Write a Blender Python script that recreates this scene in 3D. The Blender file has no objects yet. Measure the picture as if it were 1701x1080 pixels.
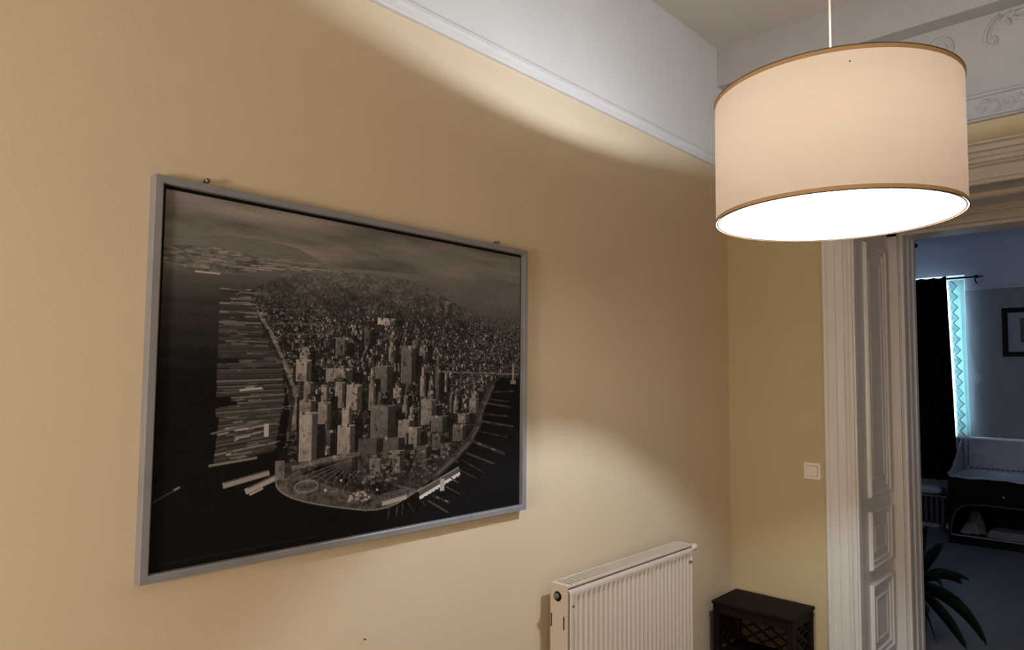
import bpy, bmesh, math, random
import numpy as np
from mathutils import Vector, Matrix

S = bpy.context.scene
COL = S.collection
PI = math.pi

# ------------------------------------------------------------------ camera
FPX, CXP, CYP = 1140.04, 859.58, 557.41          # focal length and principal point for a 1701 x 1080 frame
YAW, PITCH, ROLL = -0.7544, 0.06148, 0.00831
CAM = Vector((1.8272, 0.0, 1.6))
cam_d = bpy.data.cameras.new('camera')
cam = bpy.data.objects.new('camera', cam_d)
COL.objects.link(cam)
fw = Vector((math.sin(YAW) * math.cos(PITCH), math.cos(YAW) * math.cos(PITCH), math.sin(PITCH)))
rt = Vector((math.cos(YAW), -math.sin(YAW), 0))
up = rt.cross(fw)
r2 = rt * math.cos(ROLL) + up * math.sin(ROLL)
u2 = up * math.cos(ROLL) - rt * math.sin(ROLL)
M = Matrix((r2, u2, -fw)).transposed().to_4x4()
M.translation = CAM
cam.matrix_world = M
cam_d.sensor_width = 36.0
cam_d.lens = 36.0 * FPX / 1701
cam_d.shift_x = -(CXP - 850.5) / 1701
cam_d.shift_y = (CYP - 540) / 1701
cam_d.clip_start = 0.05
S.camera = cam

# ------------------------------------------------------------------ exposure, sky, lights
S.view_settings.view_transform = 'Standard'
S.view_settings.look = 'None'
S.view_settings.exposure = 0.2
S.view_settings.gamma = 1.0
S.view_settings.use_curve_mapping = False
W = bpy.data.worlds.new('overcast_sky'); S.world = W
W.use_nodes = True
W.node_tree.nodes['Background'].inputs[0].default_value = (0.62, 0.78, 1.0, 1)
W.node_tree.nodes['Background'].inputs[1].default_value = 1.1

def light(name, kind, loc, energy, color, **kw):
    d = bpy.data.lights.new(name, kind); d.energy = energy; d.color = color
    for k, v in kw.items(): setattr(d, k, v)
    o = bpy.data.objects.new(name, d); o.location = loc; COL.objects.link(o)
    return o

BULB = 1350.0                                      # radiance of the pendant's bulb
# assumed lamp, unseen behind the photographer, and an unseen fill light added beside the camera
light('assumed_fill_lamp', 'POINT', (1.15, -1.75, 1.40), 132, (1.0, 0.92, 0.84), shadow_soft_size=0.28)  # assumed from the brighter left wall, added as fill, never in view
light('fill_light', 'POINT', (3.0, -0.3, 1.7), 14, (1.0, 0.88, 0.72), shadow_soft_size=0.28)  # added fill, no such lamp in the room
# daylight through the far room's end window and an assumed, unseen side window
o = light('daylight_rear', 'AREA', (-0.33, 9.02, 1.87), 98, (0.74, 0.88, 1.0), shape='RECTANGLE', size=1.2, size_y=1.65)
o.rotation_euler = (-PI / 2, 0, 0)
o = light('assumed_side_daylight', 'AREA', (3.95, 6.0, 1.75), 3.2, (0.42, 0.52, 1.0), shape='RECTANGLE', size=1.1, size_y=1.5)  # its window is assumed, out of view, to brighten the far floor
o.rotation_euler = (0, PI / 2, 0)

# ------------------------------------------------------------------ materials
def srgb(r, g, b):
    f = lambda c: c / 12.92 if c <= 0.04045 else ((c + 0.055) / 1.055) ** 2.4
    return (f(r / 255), f(g / 255), f(b / 255), 1)

def mat(name, col, rough=0.6, metal=0.0, spec=0.4, var=0.0, scale=8.0, bump=0.0, bscale=120.0, stretch=None, emit=None):
    m = bpy.data.materials.new(name); m.use_nodes = True
    nt = m.node_tree; b = nt.nodes['Principled BSDF']
    col = tuple(col[:3]) + (1,)
    b.inputs['Base Color'].default_value = col
    b.inputs['Roughness'].default_value = rough
    b.inputs['Metallic'].default_value = metal
    b.inputs['Specular IOR Level'].default_value = spec
    tc = nt.nodes.new('ShaderNodeTexCoord')
    src = tc.outputs['Object']
    if stretch:
        mp = nt.nodes.new('ShaderNodeMapping'); mp.inputs['Scale'].default_value = stretch
        nt.links.new(src, mp.inputs[0]); src = mp.outputs[0]
    if var:
        n = nt.nodes.new('ShaderNodeTexNoise'); n.inputs['Scale'].default_value = scale; n.inputs['Detail'].default_value = 5
        nt.links.new(src, n.inputs['Vector'])
        cr = nt.nodes.new('ShaderNodeValToRGB')
        cr.color_ramp.elements[0].position = 0.3; cr.color_ramp.elements[1].position = 0.7
        cr.color_ramp.elements[0].color = tuple(c * (1 - var) for c in col[:3]) + (1,)
        cr.color_ramp.elements[1].color = tuple(min(1, c * (1 + var)) for c in col[:3]) + (1,)
        nt.links.new(n.outputs[0], cr.inputs[0]); nt.links.new(cr.outputs[0], b.inputs['Base Color'])
    if bump:
        n = nt.nodes.new('ShaderNodeTexNoise'); n.inputs['Scale'].default_value = bscale; n.inputs['Detail'].default_value = 4
        nt.links.new(src, n.inputs['Vector'])
        bp = nt.nodes.new('ShaderNodeBump'); bp.inputs['Strength'].default_value = bump; bp.inputs['Distance'].default_value = 0.004
        nt.links.new(n.outputs[0], bp.inputs['Height']); nt.links.new(bp.outputs[0], b.inputs['Normal'])
    if emit:
        b.inputs['Emission Color'].default_value = tuple(emit[0]) + (1,); b.inputs['Emission Strength'].default_value = emit[1]
    return m

M_BEIGE = mat('beige_wall_paint', (0.64, 0.53, 0.372), 0.75, spec=0.25, var=0.02, scale=3, bump=0.12, bscale=90)
M_BEIGE_DIM = mat('dimmed_beige_wall_paint', (0.49, 0.395, 0.228), 0.75, spec=0.25, var=0.02, scale=3, bump=0.12, bscale=90)  # beige paint darkened, so the far wall's dimness sits in its colour
M_WHITE = mat('white_wall_paint', (0.64, 0.63, 0.62), 0.75, spec=0.25, var=0.02, scale=3, bump=0.1, bscale=90)
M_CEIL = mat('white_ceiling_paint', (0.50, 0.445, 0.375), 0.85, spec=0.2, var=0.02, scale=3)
M_PLAST = mat('dimmed_white_plaster', (0.36, 0.335, 0.31), 0.7, spec=0.25, var=0.03, scale=10)  # white plaster greyed to put the dimmer light there into its colour
M_GLOSS = mat('cream_gloss_paint', (0.64, 0.61, 0.57), 0.35, spec=0.45, var=0.03, scale=5, bump=0.15, bscale=40, stretch=(6, 6, 0.4))
M_OAK = mat('light_oak_boards', (0.20, 0.135, 0.085), 0.45, spec=0.4, var=0.12, scale=2.0, stretch=(9, 0.8, 1))
M_FLOOR = mat('pale_laminate', (0.15, 0.145, 0.175), 0.42, spec=0.3, var=0.10, scale=2.0, stretch=(9, 0.8, 1))
M_GREYP = mat('grey_wall_paint', (0.22, 0.225, 0.26), 0.8, spec=0.2, var=0.03, scale=3)
M_PALEP = mat('pale_wall_paint', (0.42, 0.45, 0.55), 0.8, spec=0.2, var=0.02, scale=3)
M_FRAME = mat('grey_silver_frame_paint', (0.235, 0.235, 0.25), 0.38, metal=0.0, spec=0.5, var=0.08, scale=14)
M_BLACK = mat('black_gap_board', (0.006, 0.005, 0.005), 0.7, spec=0.1)
M_STEEL = mat('dull_steel', (0.30, 0.28, 0.26), 0.35, metal=1.0)
M_RAD = mat('warm_white_enamel', (0.60, 0.52, 0.435), 0.32, spec=0.5)
M_DARKW = mat('dark_stained_wood', (0.009, 0.0045, 0.0035), 0.6, spec=0.10, var=0.35, scale=6, stretch=(1, 8, 8))
M_EBONY = mat('black_brown_wood', (0.005, 0.004, 0.004), 0.7, spec=0.08, var=0.2, scale=6, stretch=(1, 8, 8))
M_PLASTIC = mat('white_plastic', (0.74, 0.68, 0.62), 0.3, spec=0.5)
M_VELVET = mat('black_blackout_cloth', (0.0025, 0.0025, 0.003), 0.9, spec=0.05)
M_LINEN = mat('pale_cotton_cloth', (0.34, 0.34, 0.42), 0.9, spec=0.1, var=0.06, scale=12, bump=0.2, bscale=200)
M_STITCH = mat('dark_stitching', (0.01, 0.01, 0.02), 0.8, spec=0.1)
M_TOWEL = mat('grey_towel_cloth', (0.17, 0.16, 0.17), 0.95, spec=0.05, var=0.1, scale=30, bump=0.4, bscale=300)
M_LEAF = mat('dark_green_leaf', (0.006, 0.011, 0.007), 0.6, spec=0.08, var=0.25, scale=14)
M_POT = mat('dark_clay_pot', (0.03, 0.022, 0.018), 0.6, spec=0.3, var=0.1)
M_SOIL = mat('potting_soil', (0.012, 0.009, 0.007), 0.95, spec=0.05, bump=0.5)
M_RADDARK = mat('grey_enamel', (0.018, 0.02, 0.022), 0.5, spec=0.4)
M_IRON = mat('black_iron', (0.006, 0.006, 0.007), 0.6, spec=0.12)
M_MAT = mat('grey_picture_mount', (0.27, 0.28, 0.34), 0.8, spec=0.1)
M_TRIM = mat('tan_shade_tape', (0.50, 0.32, 0.16), 0.7, spec=0.2)
M_CORD = mat('ivory_flex', (0.62, 0.58, 0.50), 0.5)
M_WIRE = mat('dark_shade_wire', (0.05, 0.04, 0.035), 0.5)
M_BULB = mat('lit_bulb', (1, 1, 1), 0.5, emit=((1.0, 1.12, 1.27), BULB))

def cloth_translucent(name, dcol, tcol, weave=0.0):
    m = bpy.data.materials.new(name); m.use_nodes = True
    nt = m.node_tree; nt.nodes.remove(nt.nodes['Principled BSDF']); out = nt.nodes['Material Output']
    d = nt.nodes.new('ShaderNodeBsdfDiffuse'); t = nt.nodes.new('ShaderNodeBsdfTranslucent'); a = nt.nodes.new('ShaderNodeAddShader')
    d.inputs[0].default_value = tuple(dcol) + (1,); t.inputs[0].default_value = tuple(tcol) + (1,)
    if weave:
        tc = nt.nodes.new('ShaderNodeTexCoord'); mp = nt.nodes.new('ShaderNodeMapping'); mp.inputs['Scale'].default_value = (14, 14, 150)
        n = nt.nodes.new('ShaderNodeTexNoise'); n.inputs['Scale'].default_value = 1.0; n.inputs['Detail'].default_value = 4
        cr = nt.nodes.new('ShaderNodeValToRGB'); cr.color_ramp.elements[0].position = 0.3; cr.color_ramp.elements[1].position = 0.75
        cr.color_ramp.elements[0].color = tuple(c * (1 - weave) for c in tcol) + (1,); cr.color_ramp.elements[1].color = tuple(c * (1 + weave) for c in tcol) + (1,)
        nt.links.new(tc.outputs['Object'], mp.inputs[0]); nt.links.new(mp.outputs[0], n.inputs['Vector'])
        nt.links.new(n.outputs[0], cr.inputs[0]); nt.links.new(cr.outputs[0], t.inputs[0])
    nt.links.new(d.outputs[0], a.inputs[0]); nt.links.new(t.outputs[0], a.inputs[1]); nt.links.new(a.outputs[0], out.inputs[0])
    return m

M_SHADE = cloth_translucent('beige_shade_fabric', (0.50, 0.45, 0.38), (0.031, 0.0207, 0.0139), 0.10)
M_SHEER = cloth_translucent('teal_sheer', (0.40, 0.48, 0.50), (0.235, 0.325, 0.33))
M_LACE = cloth_translucent('white_lace', (0.30, 0.31, 0.32), (0.42, 0.46, 0.47))
M_GLASS = bpy.data.materials.new('window_glass'); M_GLASS.use_nodes = True
_b = M_GLASS.node_tree.nodes['Principled BSDF']
_b.inputs['Transmission Weight'].default_value = 1.0; _b.inputs['Roughness'].default_value = 0.0; _b.inputs['IOR'].default_value = 1.1
_b.inputs['Base Color'].default_value = (0.95, 1, 0.98, 1)

# ------------------------------------------------------------------ mesh helpers
class MB:
    def __init__(s): s.v = []; s.f = []; s.sm = []; s.mi = []
    def add(s, vs, fs, smooth=False, mi=0):
        o = len(s.v); s.v += [tuple(v) for v in vs]; s.f += [tuple(i + o for i in f) for f in fs]
        s.sm += [smooth] * len(fs); s.mi += [mi] * len(fs); return s
    def box(s, a, b, mi=0):
        (x0, y0, z0), (x1, y1, z1) = a, b
        vs = [(x, y, z) for x in (x0, x1) for y in (y0, y1) for z in (z0, z1)]
        return s.add(vs, [(0, 1, 3, 2), (4, 6, 7, 5), (0, 4, 5, 1), (2, 3, 7, 6), (0, 2, 6, 4), (1, 5, 7, 3)], False, mi)
    def prism(s, prof, fn, t0, t1, smooth=False):
        """closed profile of (a, b) pairs swept from t0 to t1; fn(a, b, t) gives the point"""
        n = len(prof); vs = [fn(a, b, t0) for a, b in prof] + [fn(a, b, t1) for a, b in prof]
        fs = [(i, (i + 1) % n, n + (i + 1) % n, n + i) for i in range(n)]
        s.add(vs, fs, smooth); s.add(vs, [tuple(range(n))[::-1], tuple(range(n, 2 * n))]); return s
    def tube(s, pts, r, k=8, closed=False):
        P = [Vector(p) for p in pts]; n = len(P); R = r if isinstance(r, (list, tuple)) else [r] * n
        vs = []; ref = None
        for i in range(n):
            if closed: t = P[(i + 1) % n] - P[i - 1]
            else: t = P[min(i + 1, n - 1)] - P[max(i - 1, 0)]
            t.normalize()
            if ref is None:
                ref = Vector((0, 0, 1)) if abs(t.z) < 0.9 else Vector((1, 0, 0))
            a = t.cross(ref)
            if a.length < 1e-5: a = t.cross(Vector((0.3, 1, 0.2)))
            a.normalize(); b = t.cross(a); ref = -b if False else a.cross(t)
            for j in range(k):
                an = 2 * PI * j / k; vs.append(P[i] + a * (R[i] * math.cos(an)) + b * (R[i] * math.sin(an)))
        m = n if closed else n - 1
        fs = [(i * k + j, i * k + (j + 1) % k, ((i + 1) % n) * k + (j + 1) % k, ((i + 1) % n) * k + j) for i in range(m) for j in range(k)]
        s.add(vs, fs, True)
        if not closed: s.add(vs, [tuple(range(k))[::-1], tuple(range((n - 1) * k, n * k))])
        return s
    def lathe(s, prof, c=(0, 0, 0), k=32, axis='z', smooth=True):
        vs = []
        for r, h in prof:
            for j in range(k):
                a = 2 * PI * j / k; p, q = r * math.cos(a), r * math.sin(a)
                v = {'z': (p, q, h), 'y': (p, h, q), 'x': (h, p, q)}[axis]
                vs.append((c[0] + v[0], c[1] + v[1], c[2] + v[2]))
        n = len(prof)
        fs = [(i * k + j, i * k + (j + 1) % k, (i + 1) * k + (j + 1) % k, (i + 1) * k + j) for i in range(n - 1) for j in range(k)]
        s.add(vs, fs, smooth); return s
    def grid(s, nu, nv, fn, smooth=True):
        vs = [fn(i / (nu - 1), j / (nv - 1)) for i in range(nu) for j in range(nv)]
        fs = [(i * nv + j, (i + 1) * nv + j, (i + 1) * nv + j + 1, i * nv + j + 1) for i in range(nu - 1) for j in range(nv - 1)]
        return s.add(vs, fs, smooth)
    def loops(s, rings, cap=True):
        """bridge a list of equal-length vertex rings"""
        n = len(rings[0]); vs = [p for r in rings for p in r]
        fs = [(i * n + j, i * n + (j + 1) % n, (i + 1) * n + (j + 1) % n, (i + 1) * n + j) for i in range(len(rings) - 1) for j in range(n)]
        if cap: fs.append(tuple((len(rings) - 1) * n + j for j in range(n)))
        return s.add(vs, fs)
    def build(s, name, mats, parent=None, bevel=0.0, kind=None, solid=0.0, fix=True):
        me = bpy.data.meshes.new(name); me.from_pydata(s.v, [], s.f)
        for m in (mats if isinstance(mats, (list, tuple)) else [mats]): me.materials.append(m)
        me.polygons.foreach_set('use_smooth', s.sm); me.polygons.foreach_set('material_index', s.mi)
        if fix:
            bm = bmesh.new(); bm.from_mesh(me)
            bmesh.ops.remove_doubles(bm, verts=bm.verts, dist=1e-6); bmesh.ops.recalc_face_normals(bm, faces=bm.faces)
            bm.to_mesh(me); bm.free()
        me.update()
        o = bpy.data.objects.new(name, me); COL.objects.link(o)
        if parent is not None: o.parent = parent; o.matrix_parent_inverse = Matrix.Translation(parent.location).inverted()
        if solid:
            md = o.modifiers.new('thickness', 'SOLIDIFY'); md.thickness = solid; md.offset = 0
        if bevel:
            md = o.modifiers.new('bevel', 'BEVEL'); md.width = bevel; md.segments = 2; md.limit_method = 'ANGLE'
        if kind: o['kind'] = kind
        return o

def thing(name, label, cat, loc, group=None):
    o = bpy.data.objects.new(name, None); o.empty_display_size = 0.05; COL.objects.link(o); o.location = loc
    o['label'] = label; o['category'] = cat
    if group: o['group'] = group
    return o
def tag(o, label, cat, group=None):
    o['label'] = label; o['category'] = cat
    if group: o['group'] = group
    return o
def struct_empty(name, loc):
    o = bpy.data.objects.new(name, None); o.empty_display_size = 0.05; COL.objects.link(o); o.location = loc; o['kind'] = 'structure'
    return o
def dup(o, name, parent, mw):
    c = o.copy(); c.name = name; COL.objects.link(c); c.parent = parent; c.matrix_parent_inverse = Matrix.Translation(parent.location).inverted()
    c.matrix_basis = mw; return c
ST = 'structure'

# ------------------------------------------------------------------ room shell
D, DB, YB = 3.727, 4.50, 8.76                     # face of the door wall, its other face, end wall of the far room
HC, HR = 3.523, 2.815                             # ceiling height, top of the beige paint
XR, YS = 4.3, -3.3
OX0, OX1, OZ = 0.693, 2.207, 2.50                 # door opening

MB().box((-1.5, YS - 0.2, -0.1), (4.6, 4.1, 0.0)).build('floor', M_OAK, kind=ST)
MB().box((-1.5, 4.1, -0.1), (4.6, 9.3, 0.0)).build('floor_rear', M_FLOOR, kind=ST)
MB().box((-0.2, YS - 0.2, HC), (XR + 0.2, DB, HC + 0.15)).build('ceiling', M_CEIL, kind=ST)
MB().box((-0.2, YS - 0.2, 0), (0, DB, HR), 0).box((-0.2, YS - 0.2, HR), (0, DB, HC), 1).build('wall_left', [M_BEIGE, M_WHITE], kind=ST)
MB().box((XR, YS - 0.2, 0), (XR + 0.2, DB, HR), 0).box((XR, YS - 0.2, HR), (XR + 0.2, DB, HC), 1).build('wall_right', [M_BEIGE, M_WHITE], kind=ST)
MB().box((0, YS - 0.2, 0), (XR, YS, HR), 0).box((0, YS - 0.2, HR), (XR, YS, HC), 1).build('wall_back', [M_BEIGE, M_WHITE], kind=ST)
w = MB()
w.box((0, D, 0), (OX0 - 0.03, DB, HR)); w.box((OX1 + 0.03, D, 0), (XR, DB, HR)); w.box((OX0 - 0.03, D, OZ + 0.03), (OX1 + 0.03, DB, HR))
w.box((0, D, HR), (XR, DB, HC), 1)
w.build('wall_far', [M_BEIGE_DIM, M_PLAST], kind=ST)
# plaster bulkhead under the ceiling, with a shallow soffit
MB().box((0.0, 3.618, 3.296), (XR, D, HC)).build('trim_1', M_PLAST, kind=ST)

# picture rail on the left wall
rail = [(0, 2.812), (0.016, 2.812), (0.021, 2.817), (0.021, 2.824), (0.016, 2.828), (0.016, 2.833), (0.023, 2.838), (0.026, 2.848), (0.024, 2.857),
        (0.017, 2.862), (0.017, 2.867), (0.013, 2.873), (0.006, 2.879), (0, 2.881)]
MB().prism(rail, lambda a, b, t: (a, t, b), YS, D).build('trim_2', M_WHITE, kind=ST)
base = [(0, 0), (0.018, 0), (0.018, 0.11), (0.012, 0.125), (0.006, 0.135), (0, 0.135)]
MB().prism(base, lambda a, b, t: (a, t, b), YS, D).build('baseboard_left', M_GLOSS, kind=ST)
MB().prism(base, lambda a, b, t: (t, D - a, b), 0.02, 0.535).prism(base, lambda a, b, t: (t, D - a, b), 2.365, XR).build('baseboard_far', M_GLOSS, kind=ST)

# moulded plaster frieze above the door wall, with relief scrolls
fz = [(0, 2.799), (0.018, 2.799), (0.023, 2.803), (0.023, 2.808), (0.017, 2.812), (0.010, 2.818), (0.008, 2.828), (0.010, 2.895), (0.014, 2.906), (0.026, 2.912), (0.030, 2.920), (0.020, 2.926), (0, 2.926)]
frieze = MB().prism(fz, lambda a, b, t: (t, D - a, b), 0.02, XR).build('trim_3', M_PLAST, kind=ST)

def spiral(cx, cz, r0, r1, a0, turns, n=26, yy=D):
    return [(cx + (r0 + (r1 - r0) * i / n) * math.cos(a0 + turns * 2 * PI * i / n), yy, cz + (r0 + (r1 - r0) * i / n) * math.sin(a0 + turns * 2 * PI * i / n)) for i in range(n + 1)]
def leaf_lump(mb, cx, cz, ang, ln, wd, yy, h):
    ca, sa = math.cos(ang), math.sin(ang)
    def fn(u, v):
        t = (u - 0.5); ww = wd * math.sin(PI * min(1, u * 0.9 + 0.1)) * (v - 0.5)
        hh = h * (1 - (2 * v - 1) ** 2) * math.sin(PI * min(0.98, u * 0.95 + 0.02)) + 0.002 - 0.5 * h * max(0, 1 - abs(2 * v - 1) * 6)
        x, z = t * ln * ca - ww * sa, t * ln * sa + ww * ca
        return (cx + x, yy - hh, cz + z)
    mb.grid(9, 9, fn)
motif = MB()
yf = D - 0.008
motif.tube(spiral(0.055, 0.0, 0.030, 0.006, PI, 1.6, yy=yf), [0.0055 - 0.002 * i / 26 for i in range(27)], 6)
motif.tube([(0.025 - 0.09 * t, yf, 0.004 + 0.030 * math.sin(t * 3.4)) for t in np.linspace(0, 1, 12)], 0.005, 6)
motif.tube([(0.085 + 0.04 * t, yf, -0.012 + 0.03 * math.sin(t * 3.0)) for t in np.linspace(0, 1, 8)], 0.0045, 6)
for cx, cz, an, ln, wd in ((-0.045, -0.014, 0.5, 0.055, 0.022), (-0.02, 0.022, -0.4, 0.05, 0.02), (0.015, -0.024, 0.2, 0.05, 0.018), (0.095, 0.02, 0.9, 0.045, 0.02), (0.12, -0.02, -0.5, 0.05, 0.02)):
    leaf_lump(motif, cx, cz, an, ln, wd, yf - 0.001, 0.008)
motif.lathe([(0.0, -0.007), (0.006, -0.006), (0.009, 0.0)], (0.055, yf, 0.0), 10, 'y')
sc0 = motif.build('scroll', M_PLAST, frieze)
sc0.matrix_basis = Matrix.Translation((1.305, 0, 2.862))
k = 0
for i in range(-5, 13):
    if i == 0: continue
    x = 1.305 + i * 0.235
    if 0.15 < x < XR - 0.15:
        dup(sc0, 'scroll', frieze, Matrix.Translation((x, 0, 2.862)))

# applied scroll ornaments on the plaster panel above
orn = struct_empty('trim_4', (1.45, D, 3.2))
def panel_scroll(flip):
    fx = (lambda x: 2.90 - x) if flip else (lambda x: x)
    a = MB(); sp = spiral(1.098, 3.197, 0.062, 0.012, -1.2, 2.0, 40)
    a.tube([(fx(x), D, z) for x, y, z in sp], [0.008 - 0.004 * i / 40 for i in range(41)], 6)
    a.tube([(fx(1.098 + 0.062 * math.cos(q)), D, 3.197 + 0.062 * math.sin(q)) for q in np.linspace(-1.2, -2.6, 12)], 0.007, 6)
    a.tube([(fx(1.067 - 0.24 * t), D, 3.145 - 0.06 * math.sin(2.5 * t)) for t in np.linspace(0, 1, 14)], [0.007 - 0.003 * t for t in np.linspace(0, 1, 14)], 6)
    a.build('volute', M_PLAST, orn)
    b = MB()
    pts = [(1.345, 3.283), (1.322, 3.268), (1.303, 3.245), (1.289, 3.215), (1.281, 3.185), (1.284, 3.160), (1.297, 3.147), (1.313, 3.148), (1.325, 3.158), (1.328, 3.172), (1.318, 3.183), (1.308, 3.178)]
    b.tube([(fx(x), D, z) for x, z in pts], [0.006, 0.008, 0.009, 0.010, 0.010, 0.010, 0.009, 0.009, 0.009, 0.008, 0.008, 0.006], 6)
    pts = [(1.352, 3.272), (1.328, 3.255), (1.312, 3.230), (1.302, 3.200), (1.300, 3.172)]
    b.tube([(fx(x), D, z) for x, z in pts], 0.005, 6)
    b.build('scroll', M_PLAST, orn)
    c = MB()
    for cx, cz, an, ln, wd in ((1.365, 3.262, 0.9, 0.06, 0.026), (1.372, 3.238, -1.1, 0.055, 0.024), (1.39, 3.268, 0.5, 0.05, 0.026), (1.40, 3.245, -0.7, 0.05, 0.022), (1.425, 3.268, 0.25, 0.06, 0.024), (1.425, 3.238, -0.2, 0.05, 0.02)):
        leaf_lump(c, fx(cx), cz, an if not flip else PI - an, ln, wd, D - 0.001, 0.012)
    c.tube([(fx(1.355 + 0.095 * t), D, 3.252 + 0.015 * math.sin(3 * t)) for t in np.linspace(0, 1, 8)], 0.004, 6)
    c.build('acanthus', M_PLAST, orn)
panel_scroll(False); panel_scroll(True)

# ------------------------------------------------------------------ doorway: casing, deep panelled reveal, inner frame
door = struct_empty('door_1', (1.45, D, 0))
cas = [(0.536, 0), (0.536, 0.020), (0.541, 0.026), (0.556, 0.026), (0.559, 0.021), (0.562, 0.021), (0.565, 0.024), (0.600, 0.024), (0.603, 0.020), (0.606, 0.024), (0.640, 0.024),
       (0.643, 0.019), (0.647, 0.024), (0.662, 0.027), (0.668, 0.033), (0.677, 0.035), (0.685, 0.031), (0.687, 0.024), (0.690, 0.024), (0.692, 0.030), (0.697, 0.030), (0.699, 0.022), (0.699, 0)]
for flip in (False, True):
    MB().prism([((2.90 - a) if flip else a, b) for a, b in cas], lambda a, b, t: (a, D - b, t), 0, OZ + 0.03).build('casing', M_GLOSS, door)
head = [(2.500, 0), (2.500, 0.022), (2.504, 0.030), (2.511, 0.030), (2.514, 0.024), (2.520, 0.024), (2.523, 0.032), (2.535, 0.034), (2.538, 0.028), (2.578, 0.028), (2.581, 0.036), (2.586, 0.044),
        (2.592, 0.046), (2.596, 0.058), (2.612, 0.062), (2.618, 0.070), (2.636, 0.074), (2.640, 0.086), (2.660, 0.088), (2.664, 0.080), (2.668, 0.080), (2.672, 0.092), (2.680, 0.092), (2.682, 0)]
MB().prism([(b, a) for a, b in head], lambda a, b, t: (t, D - a, b), 0.50, 2.40).build('head_cornice', M_GLOSS, door)

YJ0, YJ1 = D - 0.01, 4.284
def lining_panel(P, a0, a1, b0, b1):
    """bolection-moulded raised panel; P(a, b, h) maps panel coordinates and height to space"""
    prof = [(0, 0.0), (0.003, 0.012), (0.008, 0.019), (0.014, 0.019), (0.020, 0.011), (0.030, 0.009), (0.036, 0.012), (0.041, 0.010), (0.046, 0.002), (0.080, 0.002), (0.086, 0.009), (0.095, 0.010), (0.102, 0.006)]
    rings = [[P(a0 + i, b0 + i, h), P(a1 - i, b0 + i, h), P(a1 - i, b1 - i, h), P(a0 + i, b1 - i, h)] for i, h in prof]
    return MB().loops(rings)
for flip in (False, True):
    sx = (lambda x: 2.90 - x) if flip else (lambda x: x)
    MB().box((min(sx(OX0 - 0.035), sx(OX0)), D - 0.005, 0), (max(sx(OX0 - 0.035), sx(OX0)), 4.40, OZ + 0.03)).build('jamb_lining', M_GLOSS, door)
    P = lambda a, b, h: (sx(OX0 + h), a, b)
    for b0, b1 in ((0.16, 0.554), (0.622, 0.925), (0.992, 2.335)):
        lining_panel(P, 3.862, 4.222, b0, b1).build('raised_panel', M_GLOSS, door)
    # corner bead and inner frame (door stop, rebate)
    MB().prism([(sx(OX0 + a), b) for a, b in ((0, D - 0.004), (0.004, D + 0.002), (0.006, D + 0.010), (0.003, D + 0.016), (0, D + 0.018))], lambda a, b, t: (a, b, t), 0, OZ).build('corner_bead', M_GLOSS, door)
    MB().prism([(sx(a), b) for a, b in ((0.690, 4.270), (0.697, 4.268), (0.701, 4.275), (0.701, 4.284), (0.752, 4.284), (0.752, 4.298), (0.761, 4.298), (0.761, 4.284), (0.768, 4.280), (0.780, 4.284), (0.782, 4.292),
        (0.782, 4.352), (0.776, 4.358), (0.776, 4.372), (0.784, 4.378), (0.787, 4.392), (0.782, 4.404), (0.782, 4.455), (0.790, 4.47), (0.790, 4.51), (0.690, 4.51))], lambda a, b, t: (a, b, t), 0, OZ).build('inner_frame', M_GLOSS, door)
MB().box((OX0 - 0.035, D - 0.005, OZ), (OX1 + 0.035, 4.40, OZ + 0.03)).build('head_lining', M_GLOSS, door)
lining_panel(lambda a, b, h: (a, b, OZ - h), OX0 + 0.14, OX1 - 0.14, 3.862, 4.222).build('raised_panel', M_GLOSS, door)
MB().prism([(4.270, 2.51), (4.268, 2.495), (4.284, 2.493), (4.284, 2.447), (4.298, 2.447), (4.298, 2.438), (4.284, 2.438), (4.284, 2.422), (4.30, 2.420), (4.42, 2.420), (4.43, 2.428), (4.51, 2.428), (4.51, 2.51)],
           lambda a, b, t: (t, a, b), 0.699, 2.20).build('inner_frame_head', M_GLOSS, door)

# ------------------------------------------------------------------ far room shell
HC2 = 3.215
RX0, RX1 = -1.3, 3.75
WX0, WX1, WZ0, WZ1 = -0.95, 0.285, 1.02, 2.762       # window opening in the end wall
ZR2 = 2.592
MB().box((RX0 - 0.15, DB, HC2), (RX1 + 0.15, YB + 0.3, HC2 + 0.1)).build('ceiling_rear', M_PALEP, kind=ST)
w = MB()
w.box((RX0, YB, 0), (WX0, YB + 0.3, ZR2)); w.box((WX1, YB, 0), (RX1, YB + 0.3, ZR2)); w.box((WX0, YB, 0), (WX1, YB + 0.3, WZ0))
w.box((RX0, YB, ZR2), (WX0, YB + 0.3, HC2), 1); w.box((WX1, YB, ZR2), (RX1, YB + 0.3, HC2), 1); w.box((WX0, YB, WZ1), (WX1, YB + 0.3, HC2), 1)
w.build('wall_rear', [M_GREYP, M_PALEP], kind=ST)
MB().box((RX0 - 0.15, DB, 0), (RX0, YB + 0.3, HC2)).build('wall_rear_left', M_GREYP, kind=ST)
w = MB(); sy0, sy1, sz0, sz1 = 5.4, 6.6, 0.95, 2.55  # opening for the assumed, unseen side window
w.box((RX1, DB, 0), (RX1 + 0.15, sy0, HC2)); w.box((RX1, sy1, 0), (RX1 + 0.15, YB + 0.3, HC2)); w.box((RX1, sy0, 0), (RX1 + 0.15, sy1, sz0)); w.box((RX1, sy0, sz1), (RX1 + 0.15, sy1, HC2))
w.build('wall_rear_right', M_GREYP, kind=ST)
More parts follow.
